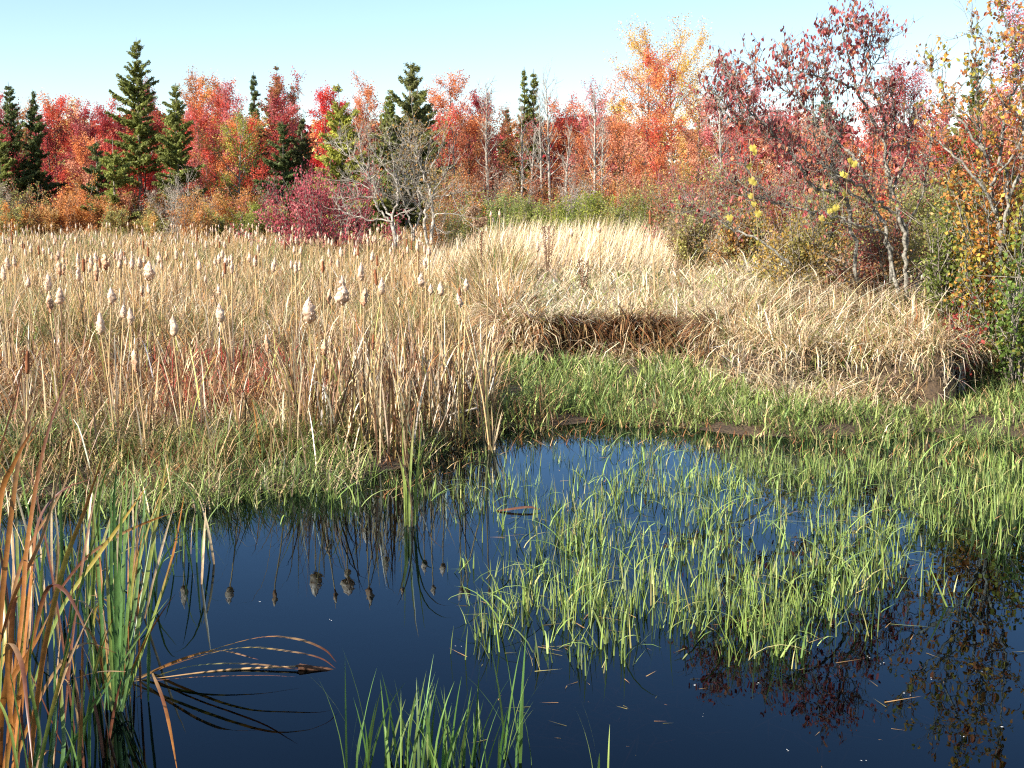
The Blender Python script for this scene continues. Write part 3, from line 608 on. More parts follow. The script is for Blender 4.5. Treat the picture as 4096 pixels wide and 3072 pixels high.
# ------------------------------------------------------------------ shrub belt in front of the wood
OR1 = (.62,.28,.08); OR2 = (.54,.33,.11); GB = (.36,.29,.22); OLV = (.36,.34,.11)
T_bush = [ # x, top, hw, D, cols, dens, bark, label
 (12,400,40,70,[GB,OLV],.6,0,'grey twiggy shrub at the left edge of the field'),
 (60,392,40,71,[OLV,BRNR],.7,0,'dull olive shrub under the dark firs'),
 (95,430,44,66,[RUSTY,OR2],1.1,0,'rust brown low shrub left of the orange mound'),
 (30,440,40,65,[OR1,OLV],1.1,0,'low orange shrub at the far left field edge'),
 (170,385,56,70,[OR1,ORNG],1.3,0,'bright orange rounded shrub in the left belt'),
 (150,432,44,66,[OR1,RUSTY],1.2,0,'orange brown shrub in front of the bright orange mound'),
 (225,425,44,67,[RUSTY,OR1],1.1,0,'rusty orange shrub below the small front spruce'),
 (275,400,46,68,[OR1,BRNR],1.1,0,'orange shrub right under the small front spruce'),
 (250,448,40,64,[OLV,OR2],1.1,0,'olive low shrub beside the field under the orange ones'),
 (330,412,44,68,[RUSTY,GB],1,0,'brownish shrub left of the grey twiggy one'),
 (335,448,40,64,[OR2,OLV],1.1,0,'yellowish low shrub left of the grey twiggy one'),
 (395,366,50,63,[GB,GB],.25,1,'grey leafless twiggy bush rising before the birch'),
 (425,410,40,61,[OR2,RUSTY],.9,0,'brown orange shrub leaning on the grey twiggy bush'),
 (470,420,46,67,[OR1,OR2],1.1,0,'orange shrub below the yellow green birch'),
 (465,455,40,63,[OLV,YGR],1.1,0,'olive green low shrub right of the grey twiggy bush'),
 (525,402,46,69,[RUSTY,OR1],1,0,'rusty shrub right below the birch'),
 (535,446,46,63,[YGR,OLV],1.2,0,'yellow green low shrub left of the purple red dogwood'),
 (585,392,46,70,[GB,RUSTY],.6,0,'grey brown shrub left above the dogwood'),
 (590,440,40,64,[OLV,OR2],1.1,0,'olive shrub touching the dogwood on its left'),
 (620,400,40,71,[GB,GB],.4,0,'pale grey shrub behind the dogwood'),
 (415,338,34,73,[ROSE,SCAR],1,0,'pink red maple sapling left of the birch'),
 (650,352,22,72,[SCAR,ORNG],1,0,'tiny scarlet maple sapling before the blackish spruce'),
 (1000,372,52,62,[RUSTY,BRNR],1,0,'rust brown shrub right of the grey thicket'),
 (960,340,46,66,[OR2,OLV],.8,0,'dull orange shrub behind the right side of the grey thicket'),
 (1060,350,50,64,[GB,BRNR],.8,0,'grey brown shrub before the brownish maple'),
 (1105,378,52,60,[RUSTY,GB],.9,0,'rusty twiggy shrub under the bare pale trees'),
 (1170,372,56,62,[BRNR,RUSTY],1,0,'brown red shrub under the tallest bare tree'),
 (1235,372,50,60,[GB,RUSTY],.9,0,'grey rusty shrub right of the tallest bare tree'),
 (1300,368,50,61,[RUSTY,OR2],1,0,'rust orange shrub below the stubby grey trunk'),
 (1365,362,56,60,[OR2,BRNR],1,0,'tan orange shrub below the salmon orange maple'),
 (1430,358,56,57,[OR2,ROSE],.9,0,'dull pink brown shrub below the golden maple'),
 (1240,392,44,50,[(.5,.42,.34)],.15,1,'pale dead twiggy shrub above the green willows'),
 (1020,425,56,47,[YGR,(.20,.24,.05),RUSTY],1.2,0,'green shrub with large leaves left in the green belt'),
 (1090,418,56,46,[(.20,.26,.05),(.3,.34,.10)],1.4,0,'broad leaved green shrub in the green belt'),
 (1150,428,52,45,[(.26,.30,.06),OLV],1.3,0,'green willow shrub left of the middle of the green belt'),
 (1215,424,56,44,[(.24,.29,.05),YGR],1.4,0,'yellow green willow shrub in the middle of the green belt'),
 (1285,422,56,43,[(.22,.27,.05),YGR],1.4,0,'fine leaved green willow shrub right of the middle'),
 (1350,414,56,42,[(.22,.26,.05),OLV],1.3,0,'green willow shrub near the right end of the green belt'),
 (1415,410,50,40,[(.20,.22,.05),RUSTY],1.2,0,'green and rusty shrub ending the green belt'),
 (955,430,50,41,[(.26,.26,.07),RUSTY],1,0,'olive and rust shrub under the right grey trunks'),
 (1465,380,60,34,[OLV,ROSE,BRNR],.9,0,'olive pink twiggy thicket left of the viburnum'),
 (1540,360,60,31,[ROSE,OLV,BRNR],.9,0,'dusty red thicket behind the left viburnum branches'),
 (1610,350,60,32,[RUSTY,OLV],.9,0,'rust olive thicket behind the viburnum'),
 (1500,440,56,27,[OLV,DEAD],.9,0,'low tan olive thicket under the left viburnum branches'),
 (1690,360,66,30,[OLV,BRNR,ROSE],.9,0,'brown olive thicket behind the middle viburnum limbs'),
 (1600,450,60,25,[DEAD,OLV,(.42,.22,.06)],1,0,'tawny thicket hanging under the yellow vine leaves'),
 (1790,380,70,28,[OLV,(.32,.30,.1)],.9,0,'olive thicket behind the viburnum trunks'),
 (1880,400,70,27,[(.3,.3,.1),RUSTY],.9,0,'pale olive thicket right behind the viburnum trunks'),
 (1970,360,66,27,[OLV,(.35,.33,.12)],.9,0,'grey olive thicket in the gap right of the viburnum'),
 (2060,380,66,25,[OLV,(.24,.26,.05)],1,0,'olive green thicket under the orange leaved shrub'),
]
for i, (x_, yt, hw, D, c, dn, pb, lb) in enumerate(T_bush):
    sap = 'sapling' in lb
    right = x_ > 1440
    bush(x_*k_, D, yt*k_, hw*k_*1.15, c, lb, 500+i, dn*(2.2 if not right else 1.6), stems=26 if not right else 34, bark=M_bark_pale if pb else M_bark_grey,
         name='maple_sapling' if sap else 'shrub', cat='sapling' if sap else 'shrub', twig=1.6 if (pb or right) else 1.1, lsize=.055 if right else None)
# ------------------------------------------------------------------ shrubs with limbs of their own
def limb_shrub(name, label, cat, D, base, limbs, conv, seed, mat, cols, r0, twigs, tl, leafn, lsize, droop, leaf_where=None, lasp=.55, dr=.12, tsub=3, up=.15, lmode='leaf', kink=.12):
    """limbs: list of (points in crop coordinates, thickness factor, leafiness); twigs and leaves grow from them"""
    rng = np.random.default_rng(seed); bx, by = conv(*base); b0 = at(bx, by, D); b0[2] = float(hgt(b0[0], b0[1]))
    root = empty(name, b0, label, cat); b_ = Buf(); segs = []; C, K = [], []; cols = np.array(cols)
    for pts, th, lf in limbs:
        sl = rng.normal(0, dr); W3 = []
        L0 = 0.
        for i, (X, Y) in enumerate(pts):
            px, py = conv(X, Y); dd = D + sl*L0 + rng.normal(0, .03)
            p = at(px, py, dd)
            if W3: L0 += float(np.linalg.norm(p-W3[-1]))
            W3.append(p)
        m_ = max(8, len(pts)*5); P = spline(W3, m_) - b0
        P[1:-1] += rng.normal(0, .012, (m_-2, 3))*min(3, L0)*.6
        rr = np.linspace(r0*th, r0*th*.28, m_)*(1+rng.normal(0,.07,m_))
        tube_path(b_, P, rr, (1,1,1), 7)
        nt_ = int(twigs*max(.6, L0))
        for k in range(nt_):
            f = rng.uniform(.22, 1.)**.8*(m_-1); a = int(min(f, m_-2)); p = P[a]+(P[a+1]-P[a])*(f-a)
            tg = P[min(a+2, m_-1)]-P[a]; tg /= np.linalg.norm(tg)+1e-9
            d = tg*.55+rng.normal(0,.65,3)+(0,0,up*2); d /= np.linalg.norm(d)
            tw, dl = wander(rng, p, d, tl*rng.uniform(.4,1.2), 5, kink*1.6, up*.5); add_br(segs, tw, r0*.22, r0*.07)
            ends = [tw]
            for s in range(tsub):
                g = rng.uniform(1, 5); a2 = int(min(g,4)); q = tw[a2]+(tw[a2+1]-tw[a2])*(g-a2)
                d3 = dl+rng.normal(0,.6,3)+(0,0,up); d3 /= np.linalg.norm(d3)
                t2, _ = wander(rng, q, d3, tl*rng.uniform(.15,.45), 3, kink*1.5, up); add_br(segs, t2, r0*.10, r0*.05); ends.append(t2)
            wt = lf*(leaf_where(p+b0) if leaf_where else 1.)
            for e in ends:
                n_ = rng.poisson(leafn*wt)
                if not n_: continue
                e = np.array(e); g = (rng.random(n_)**.5)*(len(e)-1); a2 = np.minimum(g.astype(int), len(e)-2)
                C.append(e[a2]+(e[a2+1]-e[a2])*(g-a2)[:,None]); K.append(np.tile(cols[rng.integers(len(cols))],(n_,1))*np.exp(rng.normal(0,.25,(n_,1))))
    tubes(b_, [s[0] for s in segs], [s[1] for s in segs], np.array([s[2] for s in segs]), np.array([s[3] for s in segs]), (1,1,1), 4)
    b_.obj('branch', mat, root)
    if C:
        C = np.concatenate(C); K = np.concatenate(K); q_ = Buf()
        if lmode == 'leaf': leaves(q_, C, rng, lsize*rng.uniform(.6,1.25,len(C)), lasp, K, droop)
        else: cards(q_, C, rng, lsize*rng.uniform(.6,1.3,len(C)), lasp, K, droop)
        q_.obj('foliage', M_leaf, root)
    return root
# bare grey thicket in the middle of the marsh: three shrubs
cv = lambda X, Y: (275+X/11.06, 100+Y/11.06)
lfw = lambda p: 1.0
BT = [(.40,.20,.05),(.42,.26,.07),(.30,.22,.06)]
limb_shrub('alder_shrub', 'bare pale branched shrub leaning left in the middle of the marsh', 'shrub', 38, (1340,1640), [
 ([(1345,1640),(1300,1400),(1240,1310),(1140,1190),(1100,1090),(1100,960),(1040,850),(970,740),(880,620),(780,470)],1,.15),
 ([(1350,1640),(1310,1350),(1230,1210),(1140,1020),(1060,870),(990,700),(950,560),(940,360)],1,.25),
 ([(1300,1350),(1150,1320),(1050,1335),(960,1300),(850,1280),(720,1210),(670,1140)],.7,0),
 ([(1340,1640),(1290,1320),(1340,1180),(1360,1040),(1350,900),(1310,700),(1290,560),(1240,340)],1,.3),
 ([(1140,1080),(1000,1070),(880,1080),(740,1140)],.5,0),([(1060,990),(900,900),(720,850)],.5,.1),([(1040,850),(900,690),(750,570),(640,420)],.5,.1),
 ([(1320,1290),(1420,1240),(1550,1200)],.5,0),([(1060,870),(1140,800),(1180,680)],.5,.2),([(1350,900),(1180,700),(1050,500),(1000,300)],.5,.3)],
 cv, 21, M_bark_pale, BT, .040, 10, .8, 1.2, .07, .4, tsub=4, lmode='card', lasp=.7)
limb_shrub('alder_shrub', 'short bare shrub with crooked white stems in the middle of the grey thicket', 'shrub', 39, (1540,1560), [
 ([(1535,1560),(1545,1440),(1600,1290),(1605,1190),(1520,1110),(1450,980),(1350,930),(1290,900)],1,.1),
 ([(1520,1560),(1500,1370),(1440,1200),(1400,1080),(1370,960),(1330,800)],.8,.2),([(1600,1200),(1580,1000),(1540,800),(1480,600),(1430,420)],.8,.6),
 ([(1520,1110),(1420,850),(1440,700),(1400,480)],.6,.6)], cv, 22, M_bark_pale, BT, .038, 10, .8, 1.3, .07, .4, tsub=4, lmode='card', lasp=.7)
limb_shrub('alder_shrub', 'bare shrub with two thick grey trunks at the right end of the grey thicket', 'shrub', 38.5, (1700,1600), [
 ([(1685,1600),(1660,1400),(1665,1230),(1700,1160),(1620,1050),(1560,950),(1440,860),(1380,700)],1.1,.3),
 ([(1720,1600),(1750,1350),(1735,1160),(1710,1000),(1660,880),(1600,700),(1560,500),(1540,330)],1.2,1),
 ([(1700,1170),(1760,1080),(1880,1060),(2010,1030),(2110,970)],.6,.1),([(1740,1080),(1780,960),(1860,870),(1890,760)],.7,.2),
 ([(1780,910),(1700,860),(1640,800),(1690,600),(1720,400)],.7,1.2),([(1755,1300),(1800,1260),(1950,1260),(2090,1280),(2210,1300)],.6,0),
 ([(1740,1360),(1780,1420),(1805,1500)],.5,0),([(1660,880),(1750,700),(1850,520),(1880,400)],.7,1.2),([(1600,700),(1500,500),(1470,300)],.6,1)],
 cv, 23, M_bark_pale, BT, .044, 11, .85, 1.8, .075, .4, tsub=4, lmode='card', lasp=.7)
bush(705*k_, 45, 364*k_, 190*k_, [(.46,.09,.11),(.36,.06,.08),(.55,.16,.16)], 'wide purple red dogwood shrub at the left foot of the grey thicket', 601, 1.1, stems=60, bark=M_bark_grey, name='dogwood_shrub', droop=.7, twig=1.3, lsize=.085, wide=.5)
# the large red leaved shrub on the right bank
cv = lambda X, Y: (675+X/6.03, Y/6.03)
VR = [(.46,.11,.11),(.36,.08,.075),(.58,.19,.16),(.26,.05,.05),(.52,.20,.11)]
def vib(p):
    return 1.0
limb_shrub('viburnum_shrub', 'large arching shrub with lichened limbs and drooping dark red leaves on the right bank', 'shrub', 17.2, (1370,1820), [
 ([(1385,1820),(1390,1560),(1370,1330),(1310,1150),(1285,1050),(1260,850),(1265,750),(1230,620),(1200,560)],1.3,.6),
 ([(1390,1560),(1370,1330),(1230,1220),(1090,1110),(1000,1060),(930,1020),(870,880),(800,760)],1.1,.3),
 ([(1340,1820),(1300,1480),(1250,1350),(1180,1250),(930,1060),(870,970),(750,870),(640,800),(500,760),(380,730),(250,640)],1.2,.8),
 ([(1100,1700),(1060,1300),(980,1160),(860,1140),(780,1050),(700,920),(600,810),(480,700),(380,580),(310,430)],1.1,1),
 ([(1300,1700),(1280,1450),(1130,1370),(960,1300),(800,1270),(600,1220),(480,1180),(400,1130),(340,1100)],.9,.5),
 ([(700,1600),(500,1440),(350,1390),(260,1320),(150,1270),(60,1235)],.8,.45),
 ([(1160,1080),(1090,960),(1000,880),(850,750),(790,670),(740,590),(640,520),(540,430)],1,1),
 ([(790,670),(700,500),(680,380),(660,310)],.6,1.3),([(850,750),(830,600),(900,450),(890,300),(940,200)],.7,1.4),
 ([(1010,830),(940,740),(930,640)],.7,.6),([(1260,850),(1110,570),(1040,520),(960,480),(860,460),(760,440)],.9,1.1),
 ([(1110,570),(1180,420),(1240,330),(1290,200)],.5,.25),([(1110,570),(1060,420),(1040,300),(1020,170),(1080,120)],.8,1.3),
 ([(1180,420),(1170,280),(1200,140)],.5,1.1),([(1200,560),(1160,470),(1140,330),(1150,210)],.6,1.3),
 ([(500,760),(380,640),(330,520),(270,370)],.6,1.2),([(380,730),(280,600),(200,520)],.5,.8),([(480,700),(430,560),(440,420),(480,370)],.5,.9),
 ([(1300,1200),(1290,950),(1330,760),(1310,600),(1290,460)],.9,1),([(1310,1150),(1400,950),(1420,780),(1440,650)],.8,.7),
 ([(1380,1400),(1480,1200),(1520,1000),(1550,850)],.7,.5),([(600,1220),(420,1000),(380,900)],.5,.5),([(870,970),(980,830),(1030,730)],.7,.6)],
 cv, 31, M_lichen, VR, .024, 24, .46, 1.05, .066, .68, tsub=5, dr=.25, up=.12, kink=.24)
# right hand shrub with orange and yellow leaves
OY = [(.62,.33,.06),(.66,.40,.08),(.50,.22,.06),(.30,.28,.05),(.55,.18,.08)]
limb_shrub('dogwood_shrub', 'tall shrub with orange and yellow leaves at the right picture edge', 'shrub', 15.6, (1965,1750), [
 ([(1975,1750),(1960,1540),(1945,1300),(1900,1120),(1880,950),(1830,760),(1820,540),(1810,400),(1790,250),(1780,110)],1.1,.8),
 ([(1960,1540),(2000,1200),(1965,900),(2000,650),(2060,420),(2030,220),(1960,60),(1940,-60)],1,1.2),
 ([(1945,1300),(1800,1050),(1640,900),(1560,850),(1460,720)],.8,.5),([(1880,950),(1720,720),(1620,560),(1560,470),(1510,350)],.8,1),
 ([(1820,540),(1900,380),(1880,230),(1760,180)],.6,1),([(2000,1200),(2120,1000),(2160,800),(2200,600),(2200,300),(2230,0)],1,1.4),
 ([(2000,650),(1920,520),(1900,480)],.5,1),([(1900,1120),(2060,900),(2100,700),(2090,450),(2080,250)],.8,1.4),([(1980,1500),(2100,1250),(2160,1100)],.7,1.2),
 ([(1830,760),(1700,640),(1680,540)],.5,1),([(1965,900),(1850,800),(1760,740)],.5,1.2),([(2120,1000),(2050,860),(1900,820)],.5,1.2)],
 cv, 32, M_lichen, OY, .024, 12, .45, 1.35, .066, .45, tsub=4, dr=.3, lasp=.62, up=.14)
bush(1000*1.0, 15.9, 138, 52, [(.58,.32,.06),(.34,.32,.06),(.5,.2,.06)], 'dense orange and olive leaved bush between the viburnum and the right edge', 611, 1.2, stems=40, name='dogwood_shrub', twig=1.3, lsize=.06, bark=M_lichen)
bush(950, 16.4, 212, 38, [(.16,.20,.04),(.26,.26,.07),(.12,.15,.03)], 'dark green leafy bush in the shade under the orange shrub', 612, 1.0, stems=36, name='shrub', twig=1.2, lsize=.05)
bush(1018, 15.2, 225, 36, [(.16,.24,.05),(.12,.18,.04),(.30,.28,.06)], 'bright green leaved bush low at the right picture edge', 613, .9, stems=22, name='shrub', twig=1.2, lsize=.06)
bush(962, 14.9, 285, 9, [(.32,.05,.04)], 'small scarlet creeper plant at the foot of the green bush', 614, .5, stems=7, name='creeper', cat='creeper', lsize=.05)
bush(880, 18.2, 205, 50, [(.28,.26,.08),(.40,.24,.10),(.30,.10,.07)], 'twiggy olive undergrowth bush round the viburnum trunks', 615, 1.0, stems=36, name='shrub', twig=1.5, lsize=.05)
bush(800, 19.5, 200, 60, [(.42,.30,.10),(.32,.28,.08),(.45,.28,.06)], 'tawny leafy undergrowth bush beneath the left viburnum limbs', 616, 1.0, stems=40, name='shrub', twig=1.5, lsize=.05)
# yellow grape leaves on a thin vine
def grape(name, label, D, stem, spots, seed):
    rng = np.random.default_rng(seed); p0 = at(*cv(*stem[0]), D); root = empty(name, p0, label, 'vine')
    b_ = Buf(); tube_path(b_, spline([at(*cv(*s), D)-p0 for s in stem], 24), .006, (.3,.2,.1), 5); b_.obj('stem', M_stalk, root)
    ang = np.radians([-90,-60,-38,-15,8,30,52,72,90,108,128,150,172,195,218,240]); rad = np.array([1.0,.72,.86,.62,.9,.66,.8,.5,.22,.5,.8,.66,.9,.62,.86,.72])
    for (X, Y) in spots:
        c = at(*cv(X, Y), D-.1)-p0; s = rng.uniform(.038, .058); ro = rng.normal(0,.35); yaw = rng.normal(0,.6); til = rng.normal(.1,.3)
        v = [(0,0,0)]+[(s*r*math.cos(a+ro), -.012*math.cos(3*a), s*r*math.sin(a+ro)*1.15) for a, r in zip(ang, rad)]
        v = np.array(v); v[1:,1] += .25*np.abs(v[1:,0]); cy, sy = math.cos(yaw), math.sin(yaw)
        v = np.stack([v[:,0]*cy-v[:,1]*sy, v[:,0]*sy+v[:,1]*cy+v[:,2]*til, v[:,2]], -1)+c
        q_ = Buf(); n = len(ang); q_.add(v, None, [[0, i+1, (i+1) % n+1] for i in range(n)], np.array((.56,.46,.09))*rng.uniform(.85,1.1)); q_.obj('leaf', M_leaf, root)
grape('grape_vine', 'hanging vine with a column of large yellow leaves under the left viburnum limbs', 16.0, [(450,840),(460,1000),(470,1150),(490,1300),(505,1480)],
      [(470,890),(480,915),(450,1000),(460,1085),(478,1100),(475,1225),(500,1285),(505,1465),(455,1180),(330,1310)], 41)
grape('grape_vine', 'vine with yellow leaves caught in the middle of the viburnum', 16.2, [(1070,950),(1040,1060),(1030,1170),(980,1240),(930,1300)],
      [(1060,970),(1080,985),(1025,1055),(1005,1045),(1025,1170),(950,1265),(970,1250),(930,1270),(880,1310)], 42)
# ------------------------------------------------------------------ cattails
CW = (.84,.66,.53); CT = (.64,.44,.28); CB = (.22,.085,.04)
def head(buf, z0, L, r, kind, rng, lean=(0,0)):
    nr, nn = 14, 12; t = np.linspace(0, 1, nr)
    if kind == 'brown': prof = np.clip(np.minimum(t*9, (1-t)*9), .12, 1)**.5; amp = .05; base = np.tile(CB,(nr,1))
    elif kind == 'ragged': prof = np.sin(np.pi*np.clip(t,.03,.97))**.55; amp = .38; base = CB*(1-t[:,None])*1.3+np.array(CT)*t[:,None]
    else: prof = np.sin(np.pi*np.clip(t**.75,.02,.985))**.8*(1.15-.3*t); amp = .20; base = np.array(CT)*(1-t[:,None])+np.array(CW)*t[:,None]
    an = np.arange(nn)*2*math.pi/nn
    nse = rng.normal(0, 1, (nr, nn)); nse = (nse+np.roll(nse,1,1)+np.roll(nse,1,0))/1.7
    rr = r*prof[:,None]*(1+amp*nse); off = np.cumsum(rng.normal(0, .10 if kind != 'brown' else 0, (nr,2)), 0)*r*.5
    V = np.stack([rr*np.cos(an)+off[:,:1]+lean[0]*(t[:,None]*L), rr*np.sin(an)+off[:,1:]+lean[1]*t[:,None]*L, np.tile((z0+t*L)[:,None], (1,nn))], -1)
    c = np.repeat(base, nn, 0)*np.exp(rng.normal(0,.16,(nr*nn,1)))
    if kind == 'fluff':
        pt = rng.random((nr*nn,1)) < .10; c = np.where(pt, np.array((.38,.22,.13)), c)
    i = (np.arange(nr-1)*nn)[:,None]; j = np.arange(nn)[None]; k = (j+1) % nn
    V = V.reshape(-1,3); Q = np.stack([i+j, i+k, i+nn+k, i+nn+j], -1).reshape(-1,4)
    n0 = nr*nn; V = np.concatenate([V, [V[:nn].mean(0)], [V[-nn:].mean(0)+(0,0,L*.04)]]); j = np.arange(nn); k = (j+1) % nn
    T = np.concatenate([np.stack([np.full(nn,n0), k, j],-1), np.stack([np.full(nn,n0+1),(nr-1)*nn+j,(nr-1)*nn+k],-1)])
    buf.add(V, Q, T, np.concatenate([c, c[:1], c[-1:]]))
    if kind != 'brown':                                   # loose wisps of down
        m_ = 46; a = rng.uniform(0,6.28,m_); tt = rng.uniform(.05,.9,m_); pr = np.interp(tt, t, prof)*r
        p = np.stack([np.cos(a)*pr+lean[0]*tt*L, np.sin(a)*pr+lean[1]*tt*L, z0+tt*L], -1)
        blades(buf, p, a, r*rng.uniform(.3,.65,m_), r*.25, rng.uniform(1.2,2.6,m_), .5, CT, CW, 2, 1, .3, rng)
def cat_leaf(buf, rng, base, az, L, w, lean, bend, cb, ct, kinkp=.35):
    if rng.random() < kinkp: f = rng.uniform(.45,.8); pw = 6; bend = rng.uniform(1.2,2.4)
    else: pw = 1.6
    blades(buf, np.array([base]), az, L, w, lean, bend, cb, ct, 8, pw, .9, rng, prof=[.6,.9,1,1,.95,.85,.7,.4,0])
LEAFC = [STRAW, PALE, TAN, DEAD, (.24,.13,.07), (.14,.075,.045), (.34,.20,.10), (.34,.32,.08)]
def cattail(X, Y, L4, kind, label, seed, H=None, D=None, fat=1., nleaf=None, group=None, leafc=None):
    """X, Y centre of the head and L4 its length, all in photograph pixels"""
    rng = np.random.default_rng(seed); px, py = X/4, Y/4
    if D is None:
        Hh = H or rng.uniform(1.30, 1.50); D = (CAMH-Hh)/-zd(py); D = float(np.clip(D, 11.3 if px < 300 else 12.4, 70))
    zc = zat(py, D); Lw = L4/4*D/FPX*1.04; x = gx(px, D, zc); z0 = zc-Lw/2
    lx, ly = rng.normal(0,.05), rng.normal(0,.03); bx = x-lx*z0; by = D-ly*z0; zb = float(hgt(bx, by))
    root = empty('cattail', (bx, by, zb), label, 'cattail', group)
    b_ = Buf(); P = spline([(0,0,-.05), (lx*.35*z0, ly*.35*z0, .5*(z0-zb)), (lx*z0, ly*z0, z0-zb), (lx*(z0+Lw*.5), ly*(z0+Lw*.5), z0-zb+Lw*.5)], 14)
    tube_path(b_, P, np.linspace(.009,.005,14), np.array(TAN)*rng.uniform(.7,1.3), 6); b_.obj('stalk', M_stalk, root)
    rad = (.15 if kind == 'fluff' else .125 if kind == 'ragged' else .085)*Lw*fat; rad = float(np.clip(rad, .012, .09))
    b_ = Buf(); head(b_, 0, Lw, rad, kind, rng, (lx, ly)); h = b_.obj('seed_head', M_fluff if kind == 'fluff' else M_head, root, smooth=True); h.location = (lx*z0, ly*z0, z0-zb)
    if rng.random() < (.9 if kind == 'brown' else .5):
        b_ = Buf(); tube_path(b_, [(0,0,Lw*.97),(lx*.1,ly*.1,Lw*1.12),(lx*.15,0,Lw*rng.uniform(1.25,1.6))], [.004,.003,.0015], TAN, 5); s = b_.obj('spike', M_stalk, h)
    for k in range(nleaf if nleaf is not None else rng.integers(5, 10)):
        q_ = Buf(); c = np.array((leafc or LEAFC)[rng.integers(len(leafc or LEAFC))])*rng.uniform(.8,1.15)
        cat_leaf(q_, rng, (rng.normal(0,.03), rng.normal(0,.03), -.05), rng.uniform(0,6.28), rng.uniform(.45,1.4), rng.uniform(.010,.020), rng.uniform(.0,.16), rng.uniform(.0,.6), c*.75, c)
        q_.obj('leaf', M_near, root)
    return root
z4 = lambda X, Y: (X/1.443, 850+Y/1.443); z2 = lambda X, Y: (1200+X/1.951, 950+Y/1.951)
